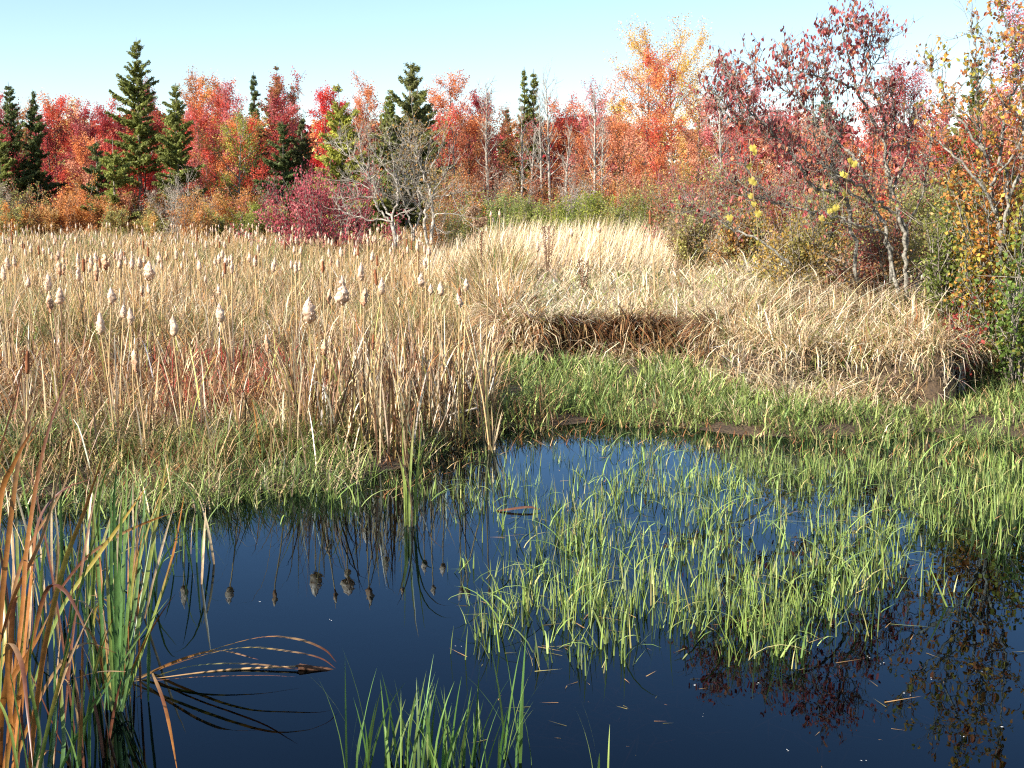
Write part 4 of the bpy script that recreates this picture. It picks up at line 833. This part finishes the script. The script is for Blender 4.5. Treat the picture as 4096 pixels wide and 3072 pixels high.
HC = [ # conv, X, Y, len(photo px), kind, fat, label
 (z4,22,350,62,'fluff',1,'pale fluffy cattail at the very left edge, lower of the touching pair'),
 (z4,45,290,58,'fluff',1,'pale fluffy cattail at the left edge, upper of the touching pair'),
 (z4,15,465,26,'fluff',1,'tiny white cattail tuft by the left edge below the touching pair'),
 (z4,160,400,46,'fluff',1.2,'pear shaped white cattail alone right of the left edge pair'),
 (z4,272,405,78,'fluff',1,'long white slanting cattail tuft above the twin hanging ones on the left'),
 (z4,290,520,85,'ragged',1,'thin brownish ragged cattail left of the big lumpy white one'),
 (z4,342,480,72,'fluff',1.35,'big lumpy white cattail third cluster from the left edge'),
 (z4,345,325,58,'ragged',1,'brown tipped cattail, left of a close dark pair'),
 (z4,365,330,42,'ragged',1.1,'small dark cattail, right of a close dark pair'),
 (z4,450,298,44,'fluff',1,'white cattail tuft standing over another on one line'),
 (z4,453,355,58,'fluff',1.1,'white cattail tuft directly beneath another on one line'),
 (z4,517,320,36,'fluff',1,'small pale cattail between the stacked tufts and the dark fuzzy one'),
 (z4,555,345,68,'ragged',1,'slim brown and white cattail left of the dark fuzzy one'),
 (z4,608,287,62,'ragged',1.5,'dark brown cattail with fuzzy halo high on a long stalk'),
 (z4,640,480,68,'fluff',1.5,'round white fluffy cattail right below the dark fuzzy one'),
 (z4,857,338,76,'fluff',1.7,'very fat bursting white cattail in the left meadow middle'),
 (z4,832,270,34,'fluff',1,'small white cattail above the very fat bursting one'),
 (z4,917,258,46,'fluff',1.2,'pale cattail upper right of the very fat bursting one'),
 (z4,932,308,32,'fluff',1,'small pale cattail right of the very fat bursting one'),
 (z4,818,455,46,'ragged',1.1,'tan ragged cattail below left of the very fat bursting one'),
 (z4,858,440,44,'fluff',1,'pinkish small cattail straight below the very fat bursting one'),
 (z4,710,570,56,'fluff',1.3,'white oval cattail, left of the close middle left pair'),
 (z4,755,600,70,'fluff',1.2,'white oval cattail, right of the close middle left pair'),
 (z4,580,640,90,'fluff',1.2,'long shaggy white cattail with drooping down beside dark leaves'),
 (z4,998,655,86,'fluff',1.1,'tall narrow pale cattail above red weeds'),
 (z4,1275,580,76,'fluff',1.3,'smooth oval cream cattail between the left field and the main clump'),
 (z4,1268,445,48,'fluff',1,'small white cattail above the smooth oval cream one'),
 (z4,1580,315,42,'fluff',1.1,'small white cattail in the back before green grass'),
 (z4,1130,245,34,'fluff',1,'small pale cattail beside dark stems in the rear meadow'),
 (z4,1050,305,30,'fluff',1,'little pink cattail in the rear meadow over the green patch'),
 (z4,1188,385,34,'fluff',1,'little pale cattail right of the green patch'),
 (z4,1285,355,34,'fluff',1,'tiny thin white cattail above the smooth oval cream one on the right'),
 (z4,1545,760,70,'ragged',.9,'thin pale ragged cattail low beside red weeds'),
 (z4,1860,300,66,'ragged',.9,'thin pale topped brown cattail left of the double fluffy one'),
 (z4,155,865,92,'brown',1,'smooth brown cattail low near the left edge'),
 (z4,785,865,95,'ragged',.9,'dark brown peeling cattail low in the left foreground'),
 (z4,715,262,22,'fluff',1,'tiny white cattail speck over the dark fuzzy one on the right'),
 (z4,1298,185,32,'fluff',1,'small pink white cattail in the far middle of the field'),
 (z4,1253,150,26,'ragged',1,'small brown cattail in the far middle of the field'),
 (z2,75,570,104,'fluff',1.5,'very large cream cattail on the left of the main clump'),
 (z2,330,445,80,'fluff',1.9,'lower lobe of the huge double fluffy cattail in the main clump'),
 (z2,328,345,50,'fluff',1.4,'upper knob of the huge double fluffy cattail in the main clump'),
 (z2,222,460,60,'ragged',.9,'pinkish brown knobbly cattail between the two largest ones'),
 (z2,500,470,76,'ragged',1.1,'dull brown knobbly cattail right of the huge double one'),
 (z2,478,265,76,'fluff',1,'slender white cattail with pointed top behind the main clump'),
 (z2,598,312,62,'brown',1.15,'smooth unbroken brown cattail standing in the main clump'),
 (z2,640,380,66,'fluff',1.2,'white cattail with a dark slit right of the smooth brown one'),
 (z2,178,230,46,'brown',1,'small brown cattail with white top behind the largest cream one'),
 (z2,185,865,66,'ragged',1.2,'grey brown peeling cattail low on the left of the main clump'),
 (z2,568,818,62,'brown',1,'reddish brown cattail low in the middle of the main clump'),
 (z2,775,510,42,'ragged',1.1,'small white cattail with dark tip behind crossing leaves'),
 (z2,948,330,58,'fluff',1.3,'pale lumpy cattail, leftmost of the right hand row of five'),
 (z2,1017,405,44,'fluff',1.2,'pear shaped pale cattail, second in the right hand row'),
 (z2,1097,400,58,'fluff',1.3,'pear shaped white cattail with a dark speck, third in the right hand row'),
 (z2,1293,368,56,'fluff',1.2,'white onion shaped cattail, highest at the right end of the row'),
 (z2,1250,490,56,'fluff',1.2,'cream cattail leaning left below the onion shaped one'),
 (z2,1245,425,34,'brown',1,'small brown cattail stub just above the leaning cream one'),
 (z2,1468,355,38,'ragged',1,'small weathered cattail right of the row before the straw'),
 (z2,915,70,46,'fluff',1,'thin white cattail behind the row near the grey trunks'),
 (z2,425,115,40,'fluff',1,'pale cattail with bent stalk behind the main clump'),
 (z2,1025,25,34,'fluff',1.3,'round white cattail at the foot of the right grey trunks'),
 (z2,765,10,34,'fluff',1,'small white cattail under the leaning pale shrub'),
]
for i, (cvn, X, Y, L4, kd, fat, lb) in enumerate(HC):
    a, b2 = cvn(X, Y); cattail(a, b2, L4, kd, lb, 700+i, fat=fat, H=(1.54+((i*37) % 10)*.012) if cvn is z2 and Y > 150 else None)
cattail(2602, 869, 56, 'brown', 'tall lone brown cattail rising above the straw in front of the green willows', 790, D=19.5, nleaf=2)
cattail(2397, 910, 44, 'fluff', 'pale ragged cattail on a dark stalk left of the tall lone brown one', 791, D=24, nleaf=1)
cattail(2287, 930, 40, 'fluff', 'fat white cattail over the brown dead dock in the reeds', 792, D=25, nleaf=1)
cattail(2150, 985, 44, 'fluff', 'white cattail on a thin stalk in front of the brown dead dock', 793, D=23, nleaf=1)
cattail(2082, 915, 26, 'fluff', 'small bright white cattail among the leaning reeds', 794, D=30, nleaf=1)
cattail(2490, 928, 24, 'ragged', 'small dark cattail among the pale reeds left of the tall lone one', 795, D=30, nleaf=1)
cattail(1946, 920, 26, 'fluff', 'small white cattail below the brown dried flower heads', 796, D=32, nleaf=1)
# middle and far cattails of the left field: several models, copied
rng = np.random.default_rng(88); protos = []
for v in range(8):
    kd = ['fluff','fluff','ragged','fluff','fluff','ragged','brown','fluff'][v]; r2 = np.random.default_rng(900+v); b_ = Buf()
    lx = r2.normal(0,.05); tube_path(b_, [(0,0,-.05),(lx*.5,0,.6),(lx,0,1.2),(lx*1.05,0,1.26)], .010, TAN, 4)
    me1 = b_.mesh('stalk'); me1.materials.append(M_stalk)
    q_ = Buf(); head(q_, 0, .19, .030 if kd == 'fluff' else .020, kd, r2); me2 = q_.mesh('seed_head', smooth=True); me2.materials.append(M_fluff if kd == 'fluff' else M_head)
    q_ = Buf()
    for k in range(4):
        c = np.array(LEAFC[r2.integers(len(LEAFC))]); cat_leaf(q_, r2, (0,0,0), r2.uniform(0,6.28), r2.uniform(.5,1.2), .015, r2.uniform(.02,.2), r2.uniform(.1,.6), c*.8, c)
    me3 = q_.mesh('leaf'); me3.materials.append(M_near); protos.append((kd, lx, me1, me2, me3))
FARL = {'fluff': 'small pale fluffy cattail among many alike in the far tan marsh field', 'ragged': 'small tan ragged cattail among many alike in the far tan marsh field', 'brown': 'small brown cattail among many alike in the far tan marsh field'}
for i in range(230):
    u = rng.random(); py = 226+44*u**1.5; px = rng.uniform(0, 430 if py > 240 else 520)
    Hh = rng.uniform(1.25,1.5); D = (CAMH-Hh)/-zd(py); x = gx(px, D, Hh)
    kd, lx, m1, m2, m3 = protos[rng.integers(8)]; z0 = float(hgt(x, D)); s = Hh/1.38
    root = empty('cattail', (x, D, z0), FARL[kd], 'cattail', 'far %s cattails in the marsh field' % {'fluff':'pale','ragged':'ragged','brown':'brown'}[kd])
    root.rotation_euler = (0, 0, rng.uniform(0,6.28)); root.scale = (s, s, s)
    for nm, me in (('stalk', m1), ('seed_head', m2), ('leaf', m3)):
        o = bpy.data.objects.new(nm, me); COL.objects.link(o); o.parent = root
        if nm == 'seed_head': o.location = (lx, 0, 1.22)
bfr = Buf()                                             # the farthest ones, past counting
for i in range(380):
    u = rng.random(); py = 222+20*u; px = rng.uniform(-20, 640 if py < 232 else 480); Hh = rng.uniform(1.2,1.5); D = (CAMH-Hh)/-zd(py); x = gx(px, D, Hh); w = D/FPX*.62
    c = np.array(CW if rng.random() < .4 else CT)*rng.uniform(.7,1.05); L = rng.uniform(.12,.2)
    tube_path(bfr, [(x,D,Hh-L),(x,D,Hh-L*.6),(x,D,Hh-L*.2),(x,D,Hh)], [w*.4,w,w*.8,w*.2], c, 5); tubes(bfr, [(x,D,.0)], [(x,D,Hh-L)], .008, .008, TAN, 3)
tag(bfr.obj('distant_cattails', M_fluff), 'countless tiny pale cattails along the far edge of the marsh field', 'cattails', kind='stuff')
# dead leaves and broken stalks of the near cattail bed
rng = np.random.default_rng(91)
def catbed(n, pxr, Dr, Lr, wr, seed, keep=lambda x,y: True):
    rng = np.random.default_rng(seed); b_ = Buf()
    px = rng.uniform(*pxr, n); D = rng.uniform(*Dr, n); x = (px-512)/FPX*D*1.01; cl = vnoise(x, D, .55, seed); k = (shore_d(x, D) > .0) & (cl > .35)
    x, D = x[k], D[k]; n = len(x); w = rng.uniform(*wr, n)
    c = pick(rng, [(4,STRAW),(3,PALE),(4,TAN),(3,(.26,.14,.07)),(5,(.10,.055,.03)),(1,(.40,.38,.10)),(1,(.36,.15,.05))], n)
    a = rng.random(n) < .4
    for s, bend, pw in ((~a, rng.uniform(0,.5,n), 1.5), (a, rng.uniform(1.3,2.5,n), 7)):
        blades(b_, put(x[s], D[s], -.04), rng.uniform(0,6.28,s.sum()), rng.uniform(*Lr, n)[s], w[s], rng.uniform(.0,.42,n)[s], bend[s], c[s]*.8, c[s], 8, pw, .9, rng, prof=[.7,.9,1,1,.95,.85,.7,.4,0])
    return b_
tag(catbed(2100, (285, 495), (11.5, 14.8), (.5,1.35), (.009,.018), 92).obj('cattail_leaves', M_near), 'upright dead cattail leaves crowding the main clump', 'cattail leaves', kind='stuff')
tag(catbed(800, (-40, 320), (10.8, 18), (.4,1.05), (.010,.017), 93).obj('cattail_leaves', M_near), 'brown and straw cattail leaves all over the near left bed', 'cattail leaves', kind='stuff')
# ------------------------------------------------------------------ leaves drawn one by one in the foreground
c7 = lambda X, Y: (X*1.061*k_, (648+Y*1.061)*k_)
def ribbon(buf, P, w, cols, yaw=0., fold=.25, rng=None):
    P = np.asarray(P, float); M = len(P); t = np.linspace(0,1,M)
    T = np.gradient(P, axis=0); T /= np.linalg.norm(T,axis=1)[:,None]+1e-9
    wv = np.array((math.cos(yaw), math.sin(yaw), .0)); a = wv[None]-T*(T@wv)[:,None]; a /= np.linalg.norm(a,axis=1)[:,None]+1e-9
    nrm = np.cross(a, T); pr = np.clip(np.minimum(.55+t*3, 1)*np.clip((1-t)*2.6, 0, 1)**.7, 0, 1)*w/2; pr = pr[:,None]
    V = np.stack([P-a*pr+nrm*pr*fold, P, P+a*pr+nrm*pr*fold], 1).reshape(-1,3)
    C = np.asarray(cols, float); C = np.stack([np.interp(t, np.linspace(0,1,len(C)), C[:,k]) for k in range(3)], -1)
    i = (np.arange(M-1)*3)[:,None]; Q = np.concatenate([i+np.array([[0,1,4,3]]), i+np.array([[1,2,5,4]])])
    buf.add(V, Q, None, np.repeat(C*np.exp(np.random.default_rng(M).normal(0,.08,(M,1))), 3, 0))
GRN = (.075,.15,.04); YG = (.18,.23,.05); OG = (.33,.13,.032); RB = (.14,.05,.026); TN = (.34,.21,.10); YO = (.36,.26,.05)
def leafplant(name, label, cat, D, base, paths, seed, w=.03, conv=c7):
    rng = np.random.default_rng(seed); bx, by = conv(*base); p0 = at(bx, by, D); p0[2] = -.05; root = empty(name, p0, label, cat)
    for pts, cols, wf in paths:
        dd = rng.normal(0,.05); sl = rng.normal(0,.09); W3 = [at(*conv(X,Y), D+dd+sl*i) for i, (X,Y) in enumerate(pts)]
        q_ = Buf(); ribbon(q_, spline(W3, 26)-p0, w*wf, cols, rng.normal(0,.5)); q_.obj('leaf', M_near, root)
    return root
leafplant('cattail_plant', 'tall green cattail leaves rising from the water, orange at some tips, in the left foreground', 'cattail plant', 5.85, (240,840), [
 ([(235,838),(228,620),(226,370)],[GRN,GRN,GRN],1),([(240,838),(248,620),(262,300)],[GRN,GRN,(.16,.22,.05)],1.1),([(243,838),(262,600),(287,330)],[GRN,GRN,YG],.9),
 ([(232,838),(222,640),(214,470)],[GRN,YG,TN],.9),([(246,838),(278,600),(300,345)],[GRN,GRN,GRN],1),([(248,838),(300,560),(342,310)],[GRN,YG,YO],1),
 ([(250,836),(315,640),(352,520),(376,392)],[YG,YG,OG,OG],.9),([(238,838),(240,650),(246,480),(250,400)],[GRN,GRN,GRN,YG],1.1),([(229,838),(212,690),(205,560),(200,500)],[YG,OG,OG,RB],.9),
 ([(250,830),(290,700),(330,600),(368,500)],[GRN,GRN,GRN,YG],.7),([(236,838),(236,600),(232,430),(238,330)],[GRN,GRN,GRN,GRN],.9),([(242,838),(255,700),(270,520),(276,420)],[GRN,GRN,YG,YG],.9),
 ([(244,838),(270,720),(292,640),(300,560)],[GRN,GRN,GRN,GRN],.8),([(226,838),(218,760),(200,600),(190,480)],[GRN,GRN,YG,YG],.7),
 ([(60,810),(120,640),(200,520),(250,450),(302,375)],[YG,YG,YO,YO,OG],1),([(100,620),(170,530),(240,480),(310,448),(372,426)],[RB,RB,TN,OG,TN],.8),
 ([(234,838),(244,760),(252,600),(255,450)],[GRN,GRN,GRN,GRN],.9),([(247,838),(262,780),(280,650),(310,470)],[GRN,GRN,GRN,YG],.8),
 ([(240,838),(238,720),(244,600),(272,360)],[GRN,GRN,GRN,GRN],1.2)], 51, .017)
leafplant('cattail_plant', 'orange and rust cattail leaves crowding the lower left corner', 'cattail plant', 5.15, (30,1010), [
 ([(12,1010),(20,860),(45,640),(58,480),(100,260),(175,80)],[RB,OG,OG,OG,RB,RB],1.1),([(0,1010),(-8,800),(5,600),(25,420),(45,290),(80,170)],[RB,OG,OG,OG,TN,RB],1.2),
 ([(20,1010),(40,820),(65,560),(80,450),(125,390),(192,362)],[OG,OG,OG,RB,RB,RB],1.1),([(55,1010),(70,860),(92,700),(130,540),(175,420),(215,298)],[OG,OG,OG,YO,OG,OG],1.25),
 ([(0,1010),(2,860),(18,740),(28,620),(45,600)],[RB,OG,OG,RB,RB],1.3),([(-20,1000),(-15,700),(0,420),(30,330),(80,240)],[YG,YO,OG,OG,RB],1.2),
 ([(-30,400),(0,300),(30,200),(66,48)],[RB,RB,RB,RB],.8),([(10,1010),(20,900),(60,720),(95,590),(130,590),(160,640),(182,695)],[YG,OG,OG,RB,RB,RB,TN],1),
 ([(40,1010),(22,850),(15,720),(25,700),(45,745),(55,830),(68,960)],[OG,OG,OG,TN,RB,RB,RB],1.1),([(65,1010),(85,930),(105,918),(130,930),(155,990)],[OG,OG,TN,OG,RB],1),
 ([(30,1010),(35,850),(50,640),(70,560)],[YG,YG,YO,OG],1),([(70,1010),(95,880),(120,780),(150,672)],[GRN,YG,YO,YG],.9),([(120,1010),(130,900),(126,820),(124,730)],[GRN,GRN,YG,OG],1),
 ([(150,1010),(160,930),(165,860),(168,790)],[GRN,YG,OG,TN],.9),([(-10,1010),(-5,900),(10,800),(70,700),(100,640)],[RB,RB,OG,OG,TN],1.1),([(-20,900),(-5,780),(10,700),(5,560),(20,480)],[OG,OG,YO,OG,RB],1.2),
 ([(10,1010),(60,860),(110,760),(170,700),(240,720)],[YG,OG,TN,TN,RB],.8),([(255,757),(200,758),(140,775),(56,805)],[TN,TN,RB,RB],.9),
 ([(310,760),(330,810),(345,870),(362,965)],[TN,RB,OG,OG],.9),([(45,1010),(80,900),(60,760),(75,620)],[GRN,GRN,YG,YG],.8),([(90,1010),(110,900),(112,760),(108,640)],[GRN,GRN,GRN,YG],.8),
 ([(-15,1010),(10,940),(25,800),(20,650),(50,520),(120,400),(160,300)],[OG,OG,OG,TN,OG,TN,TN],.9),([(0,700),(30,600),(90,470),(135,290)],[RB,OG,TN,TN],.9)], 52, .0175)
leafplant('cattail_plant', 'thin green young cattail leaves between the rust and the tall green clumps', 'cattail plant', 6.6, (165,700), [
 ([(160,700),(158,600),(162,520),(165,440)],[GRN,YG,YG,TN],.8),([(190,690),(190,600),(196,500),(205,380)],[GRN,YG,YG,YG],.9),([(178,700),(176,560),(172,480)],[YG,YG,YG],.8),
 ([(120,700),(112,600),(118,500),(110,400)],[TN,TN,TN,PALE],.8),([(60,690),(64,560),(60,440)],[TN,STRAW,PALE],1),([(20,690),(28,520),(18,400)],[TN,TN,STRAW],.9),
 ([(90,700),(84,560),(100,440)],[GRN,YG,YG],.8),([(140,700),(148,560),(140,420)],[GRN,YG,OG],.8),([(40,700),(50,600),(42,500)],[YG,YG,YG],.9)], 53, .018)
def wildplant(name, label, D, px, n, seed, L, w, cols, spread, lean=.22):
    rng = np.random.default_rng(seed); p0 = np.array((gx(px, D, 0), D, -.05)); root = empty(name, p0, label, 'cattail plant')
    for i in range(n):
        c = [np.array(q) for q in cols[rng.integers(len(cols))]]; Lk = L*rng.uniform(.45,1.1); az = rng.uniform(0,6.28); le = abs(rng.normal(0,lean)); be = rng.uniform(0,.5) if rng.random() < .75 else rng.uniform(1.2,2.4); pw = 1.7 if be < 1 else 4
        t = np.linspace(0,1,22); th = le+be*t**pw; ds = Lk/21; s = np.cumsum(np.sin(th))*ds; z = np.cumsum(np.cos(th))*ds
        b0 = rng.normal(0, spread, 2)
        P = np.stack([b0[0]+s*math.cos(az), b0[1]+s*math.sin(az)*.6, z], -1); q_ = Buf(); ribbon(q_, P, w*rng.uniform(.6,1.15), c, rng.normal(0,.7)); q_.obj('leaf', M_near, root)
WG = [(GRN,GRN,YG),(GRN,YG,OG),(GRN,GRN,GRN),(YG,OG,RB),(RB,OG,TN),(TN,TN,STRAW)]; WO = [(GRN,OG,RB),(RB,OG,TN),(RB,RB,RB),(GRN,YG,OG),(GRN,YG,YG),(GRN,GRN,YG),(DEAD,TN,TN),(RB,RB,DEAD)]
wildplant('cattail_plant', 'mixed rust and green cattail leaves at the very left edge', 5.3, 18, 20, 55, 1.5, .014, WO, .14)
wildplant('cattail_plant', 'short rust leaves standing low between the lower left corner and the green clump', 5.3, 70, 14, 56, .75, .014, WO, .12)
wildplant('cattail_plant', 'slim green leaves crowded at the back of the tall green clump', 6.0, 122, 22, 57, 1.15, .016, WG, .09, .14)
wildplant('cattail_plant', 'loose pale and green leaves in the water at the left behind the rust clump', 7.4, 50, 30, 58, 1.0, .017, [(GRN,YG,YG),(YG,YG,TN),(TN,STRAW,STRAW),(GRN,GRN,YG)], .28)
wildplant('cattail_plant', 'light green leaves at the water edge behind the tall green clump', 8.3, 150, 22, 59, .75, .016, [(GRN,YG,YG),(GRN,GRN,YG),(TN,STRAW,STRAW)], .25)
wildplant('cattail_plant', 'single upright yellow green leaf bundle right of the main clump', 9.4, 411, 9, 60, 1.05, .017, [(YG,YG,YG),(YG,YG,TN),(TN,TN,OG)], .03, .05)
# bent down cattail lying on the water
cf = lambda X, Y: (X*k_, Y*k_)
root = leafplant('fallen_cattail', 'cattail bent over flat onto the dark water with brown head and arching orange leaves', 'cattail', 6.3, (290,1470), [
 ([(285,1466),(430,1412),(560,1376),(640,1379),(700,1402),(728,1432)],[TN,YO,OG,TN,RB,RB],.8),([(285,1468),(400,1426),(520,1398),(620,1405),(690,1420),(727,1445)],[TN,OG,YO,TN,RB,RB],.8),
 ([(300,1470),(420,1437),(540,1433),(655,1447)],[YO,YG,TN,RB],.8),([(290,1471),(400,1450),(520,1446),(610,1452),(660,1460)],[OG,YO,OG,RB,RB],.7),([(290,1470),(380,1428),(470,1405),(560,1425)],[TN,OG,TN,RB],.6),
 ([(300,1473),(420,1462),(560,1458),(640,1462)],[RB,OG,RB,RB],.6)], 54, .024, cf)
p0 = np.array(root.location); b_ = Buf()
tube_path(b_, spline([at(640*k_,1438*k_,6.42), at(655*k_,1441*k_,6.42), at(690*k_,1446*k_,6.42), at(712*k_,1448*k_,6.42), at(735*k_,1449*k_,6.42)], 16)-p0, [.006,.008]+[.017]*9+[.014,.010,.006,.004,.002], (.10,.05,.03), 8)
b_.obj('seed_head', M_head, root, smooth=True)
b_ = Buf(); tube_path(b_, spline([at(285*k_,1474*k_,6.25), at(480*k_,1448*k_,6.4), at(645*k_,1439*k_,6.42)], 12)-p0, .006, TN, 6); b_.obj('stalk', M_stalk, root)
# tuft standing in the water at the bottom
def tuft(name, label, spots, n, L, D0, seed, cols, spread=.12, wid=.010, lean=.3):
    rng = np.random.default_rng(seed); b_ = Buf(); S = np.array([gnd(x*k_, y*k_) if y*k_ < 900 else 0 for x, y in spots]); i = rng.integers(0, len(S), n)
    base = S[i]+rng.normal(0, spread, (n,3))*(1,1,0); base[:,2] = -.1; c = pick(rng, [(1, q) for q in cols], n, .2); o0 = base.mean(0); o0[2] = 0
    blades(b_, base, rng.uniform(0,6.28,n), L*rng.uniform(.45,1.2,n)+.1, wid*rng.uniform(.6,1.4,n), rng.uniform(0,lean,n), rng.uniform(0,.6,n), c*.6, c, 6, 1.6, .8, rng, prof=[.6,.9,1,.9,.7,.4,0])
    b_.obj(name, M_grass, origin=o0); return tag(bpy.data.objects[-1] if False else COL.objects[-1], label, 'grass tuft')
DG = [(.085,.17,.035),(.12,.22,.05),(.18,.26,.06)]
tuft('grass_tuft', 'dark green grass tuft rising from the water at the bottom centre', [(930,1668),(980,1672),(880,1665),(1030,1668)], 75, .40, 5.4, 61, DG, .09, .010)
tuft('grass_tuft', 'sparse green blades left of the bottom centre tuft', [(815,1662),(780,1672)], 14, .48, 5.4, 62, DG, .06, .012, .25)
tuft('grass_tuft', 'few thin blades right of the bottom centre tuft', [(1110,1655),(1090,1640)], 9, .5, 5.4, 63, DG, .05, .011, .3)
tuft('grass_tuft', 'two lone green blades at the bottom edge right of centre', [(1325,1672),(1300,1665)], 4, .28, 5.3, 64, [(.30,.40,.10)], .02, .014, .3)
tuft('grass_tuft', 'small forked blades standing alone left of the red reflections', [(2065,1310),(2070,1312)], 4, .34, 7, 65, [(.26,.38,.10)], .015, .013, .5)
# fallen pale stalk, floating leaf, white down on the water
def stick(name, label, a, b2, r, col, cat):
    p, q = np.array(a), np.array(b2); b_ = Buf(); tube_path(b_, spline([p, (p+q)/2+(0,0,.015), q], 9), [r,r*1.05,r,r,r*.95,r,r*.9,r*.85,r*.8], col, 7); o = b_.obj(name, M_stalk, origin=p); return tag(o, label, cat)
g1 = gnd(905*k_, 920*k_, .12); g2 = at(1031*k_, 881*k_, g1[1]+.25)
stick('dead_stalk', 'bleached white reed stalk lying across the right foot of the main clump', g1, g2, .013, (.78,.66,.52), 'stalk')
stick('dead_stalk', 'shorter pale stalk beside the bleached white one', gnd(965*k_,912*k_,.1), at(1005*k_,897*k_,gnd(965*k_,912*k_,.1)[1]+.1), .010, (.70,.58,.44), 'stalk')
g3 = gnd(1750*k_, 747*k_, .75); stick('dead_stalk', 'straight white stalk lying level on the right straw mound', at(1745*k_,742*k_,15.6), at(1835*k_,743*k_,15.5), .008, (.85,.75,.6), 'stalk')
b_ = Buf(); g = gnd(1118*k_, 1102*k_, .01); ribbon(b_, spline([g+(-.17,0,0), g+(-.05,0,.02), g+(.1,.02,.03), g+(.2,.0,.0)], 12), .05, [RB,(.2,.09,.05),RB], 1.45, .5)
tag(b_.obj('floating_leaf', M_near, origin=g), 'curled dark brown leaf floating left of the light green water grass', 'leaf')
rng = np.random.default_rng(66); b_ = Buf(); S = np.array([gnd(x*k_, y*k_, .004) for x, y in [(1875,1420),(1905,1432),(1790,1350),(2010,1465),(1960,1500),(2165,1570),(1640,1480),(2110,1450),(1365,1350),(1130,1385),(990,1395),(1860,1640),(2080,1590),(1700,1620),(1520,1545),(720,1340),(560,1300),(1500,1480)]])
S = np.concatenate([S]*2)+rng.normal(0,.012,(len(S)*2,3))*(1,1,0); cards(b_, S, rng, rng.uniform(.006,.016,len(S)), .8, (.8,.8,.76)); v_ = b_.v[0]; v_[:,2] = .004+np.abs(v_[:,2]-.004)*.3
tag(b_.obj('floating_down', M_fluff), 'white specks of cattail down floating on the dark water', 'down', kind='stuff')
rng = np.random.default_rng(67); n = 14; px = rng.uniform(480, 980, n); py = rng.uniform(480, 660, n); D = CAMH/-zd(py); b_ = Buf()
c = pick(rng, [(2,(.40,.45,.16)),(2,(.45,.30,.14)),(1,(.2,.12,.06))], n)
blades(b_, np.stack([(px-512)/FPX*(D*CP+CAMH*SP), D, np.full(n, .004)], -1), rng.uniform(0,6.28,n), rng.uniform(.06,.34,n), rng.uniform(.004,.010,n), 1.55, rng.uniform(-.06,.02,n), c, c, 4, 1, .1, rng)
tag(b_.obj('floating_blades', M_grass), 'loose grass blades and bits floating flat on the pool', 'debris', kind='stuff')
# dried plants in the reeds
def dock(px, py0, py1, D, label, seed, col=(.16,.075,.04), wide=.12):
    rng = np.random.default_rng(seed); x = gx(px*k_, D, .5); z1 = zat(py0*k_, D); z0 = float(hgt(x, D)); zc = zat(py1*k_, D)
    root = empty('dock_plant', (x, D, z0), label, 'dried plant'); b_ = Buf()
    q_ = Buf()
    for s in range(3 if wide < .15 else 6):
        lx = rng.normal(0, wide*.6); tube_path(b_, [(0,0,-.05),(lx*.5,0,(z1-z0)*.5),(lx,rng.normal(0,.05),z1-z0)], .007, col, 5)
        n = 110; t = rng.uniform(.15, 1, n)**.8; P = np.stack([lx*t+rng.normal(0,.028,n), rng.normal(0,.03,n), t*(z1-z0)], -1); cards(q_, P, rng, .024, .9, np.array(col)*np.exp(rng.normal(0,.3,(n,1))))
    b_.obj('stem', M_stalk, root); q_.obj('leaves', M_leaf, root)  # second mesh is the dock's dried seed clusters, not foliage
dock(1040, 500, 580, 24, 'dark brown dried dock stalk left in the leaning reeds', 71)
dock(1185, 488, 560, 26, 'broad clump of brown dead dock in the middle of the reeds', 72, (.20,.11,.07), .16)
dock(1262, 562, 610, 21, 'small dark brown dock stalk in front of the straw', 73, wide=.14)
dock(905, 520, 545, 28, 'tiny brown dock stalk by the grey trunks', 74, wide=.08)
def umbel(px, py, D, label, seed):
    rng = np.random.default_rng(seed); p = at(px*k_, py*k_, D); z0 = float(hgt(p[0], p[1])); root = empty('dried_flower', (p[0], p[1], z0), label, 'dried flower')
    b_ = Buf(); h = p[2]-z0; tube_path(b_, [(0,0,-.05),(.02,0,h*.5),(0,0,h-.12)], .006, (.3,.2,.12), 5)
    q_ = Buf()
    for k in range(9):
        a = rng.uniform(0,6.28); e = np.array((math.cos(a)*rng.uniform(.04,.24), math.sin(a)*.1, h-rng.uniform(-.06,.10))); tubes(b_, [(0,0,h-.14)], [e], .004, .003, (.3,.2,.12), 4)
        cards(q_, e+rng.normal(0,.035,(60,3))*(1,1,.6), rng, .04, .9, np.array((.42,.28,.18))*np.exp(rng.normal(0,.2,(60,1))))
    b_.obj('stem', M_stalk, root); q_.obj('blossom', M_leaf, root)
umbel(1022, 455, 27, 'brown dried flower heads on a tall stem in front of the green shrubs', 75)
umbel(1035, 478, 27.5, 'lower brown dried flower heads beside the tall dried ones', 76)
# pale reeds arching to the right over the straw mound
rng = np.random.default_rng(81); n = 170; px = rng.uniform(740, 930, n); D = rng.uniform(15.7, 18, n); x = (px-512)/FPX*D; c = pick(rng, [(2,PALE),(1,STRAW)], n); b_ = Buf()
blades(b_, put(x, D, .1), rng.normal(0, .5, n), rng.uniform(.9,1.9,n), .009, rng.uniform(.3,.9,n), rng.uniform(.6,1.5,n), c, c, 9, 1., .5, rng, prof=[1,1,1,1,1,.9,.8,.7,.5,0])
tag(b_.obj('arching_reeds', M_grass), 'long pale reeds arching to the right over the straw mound', 'reeds', kind='stuff')
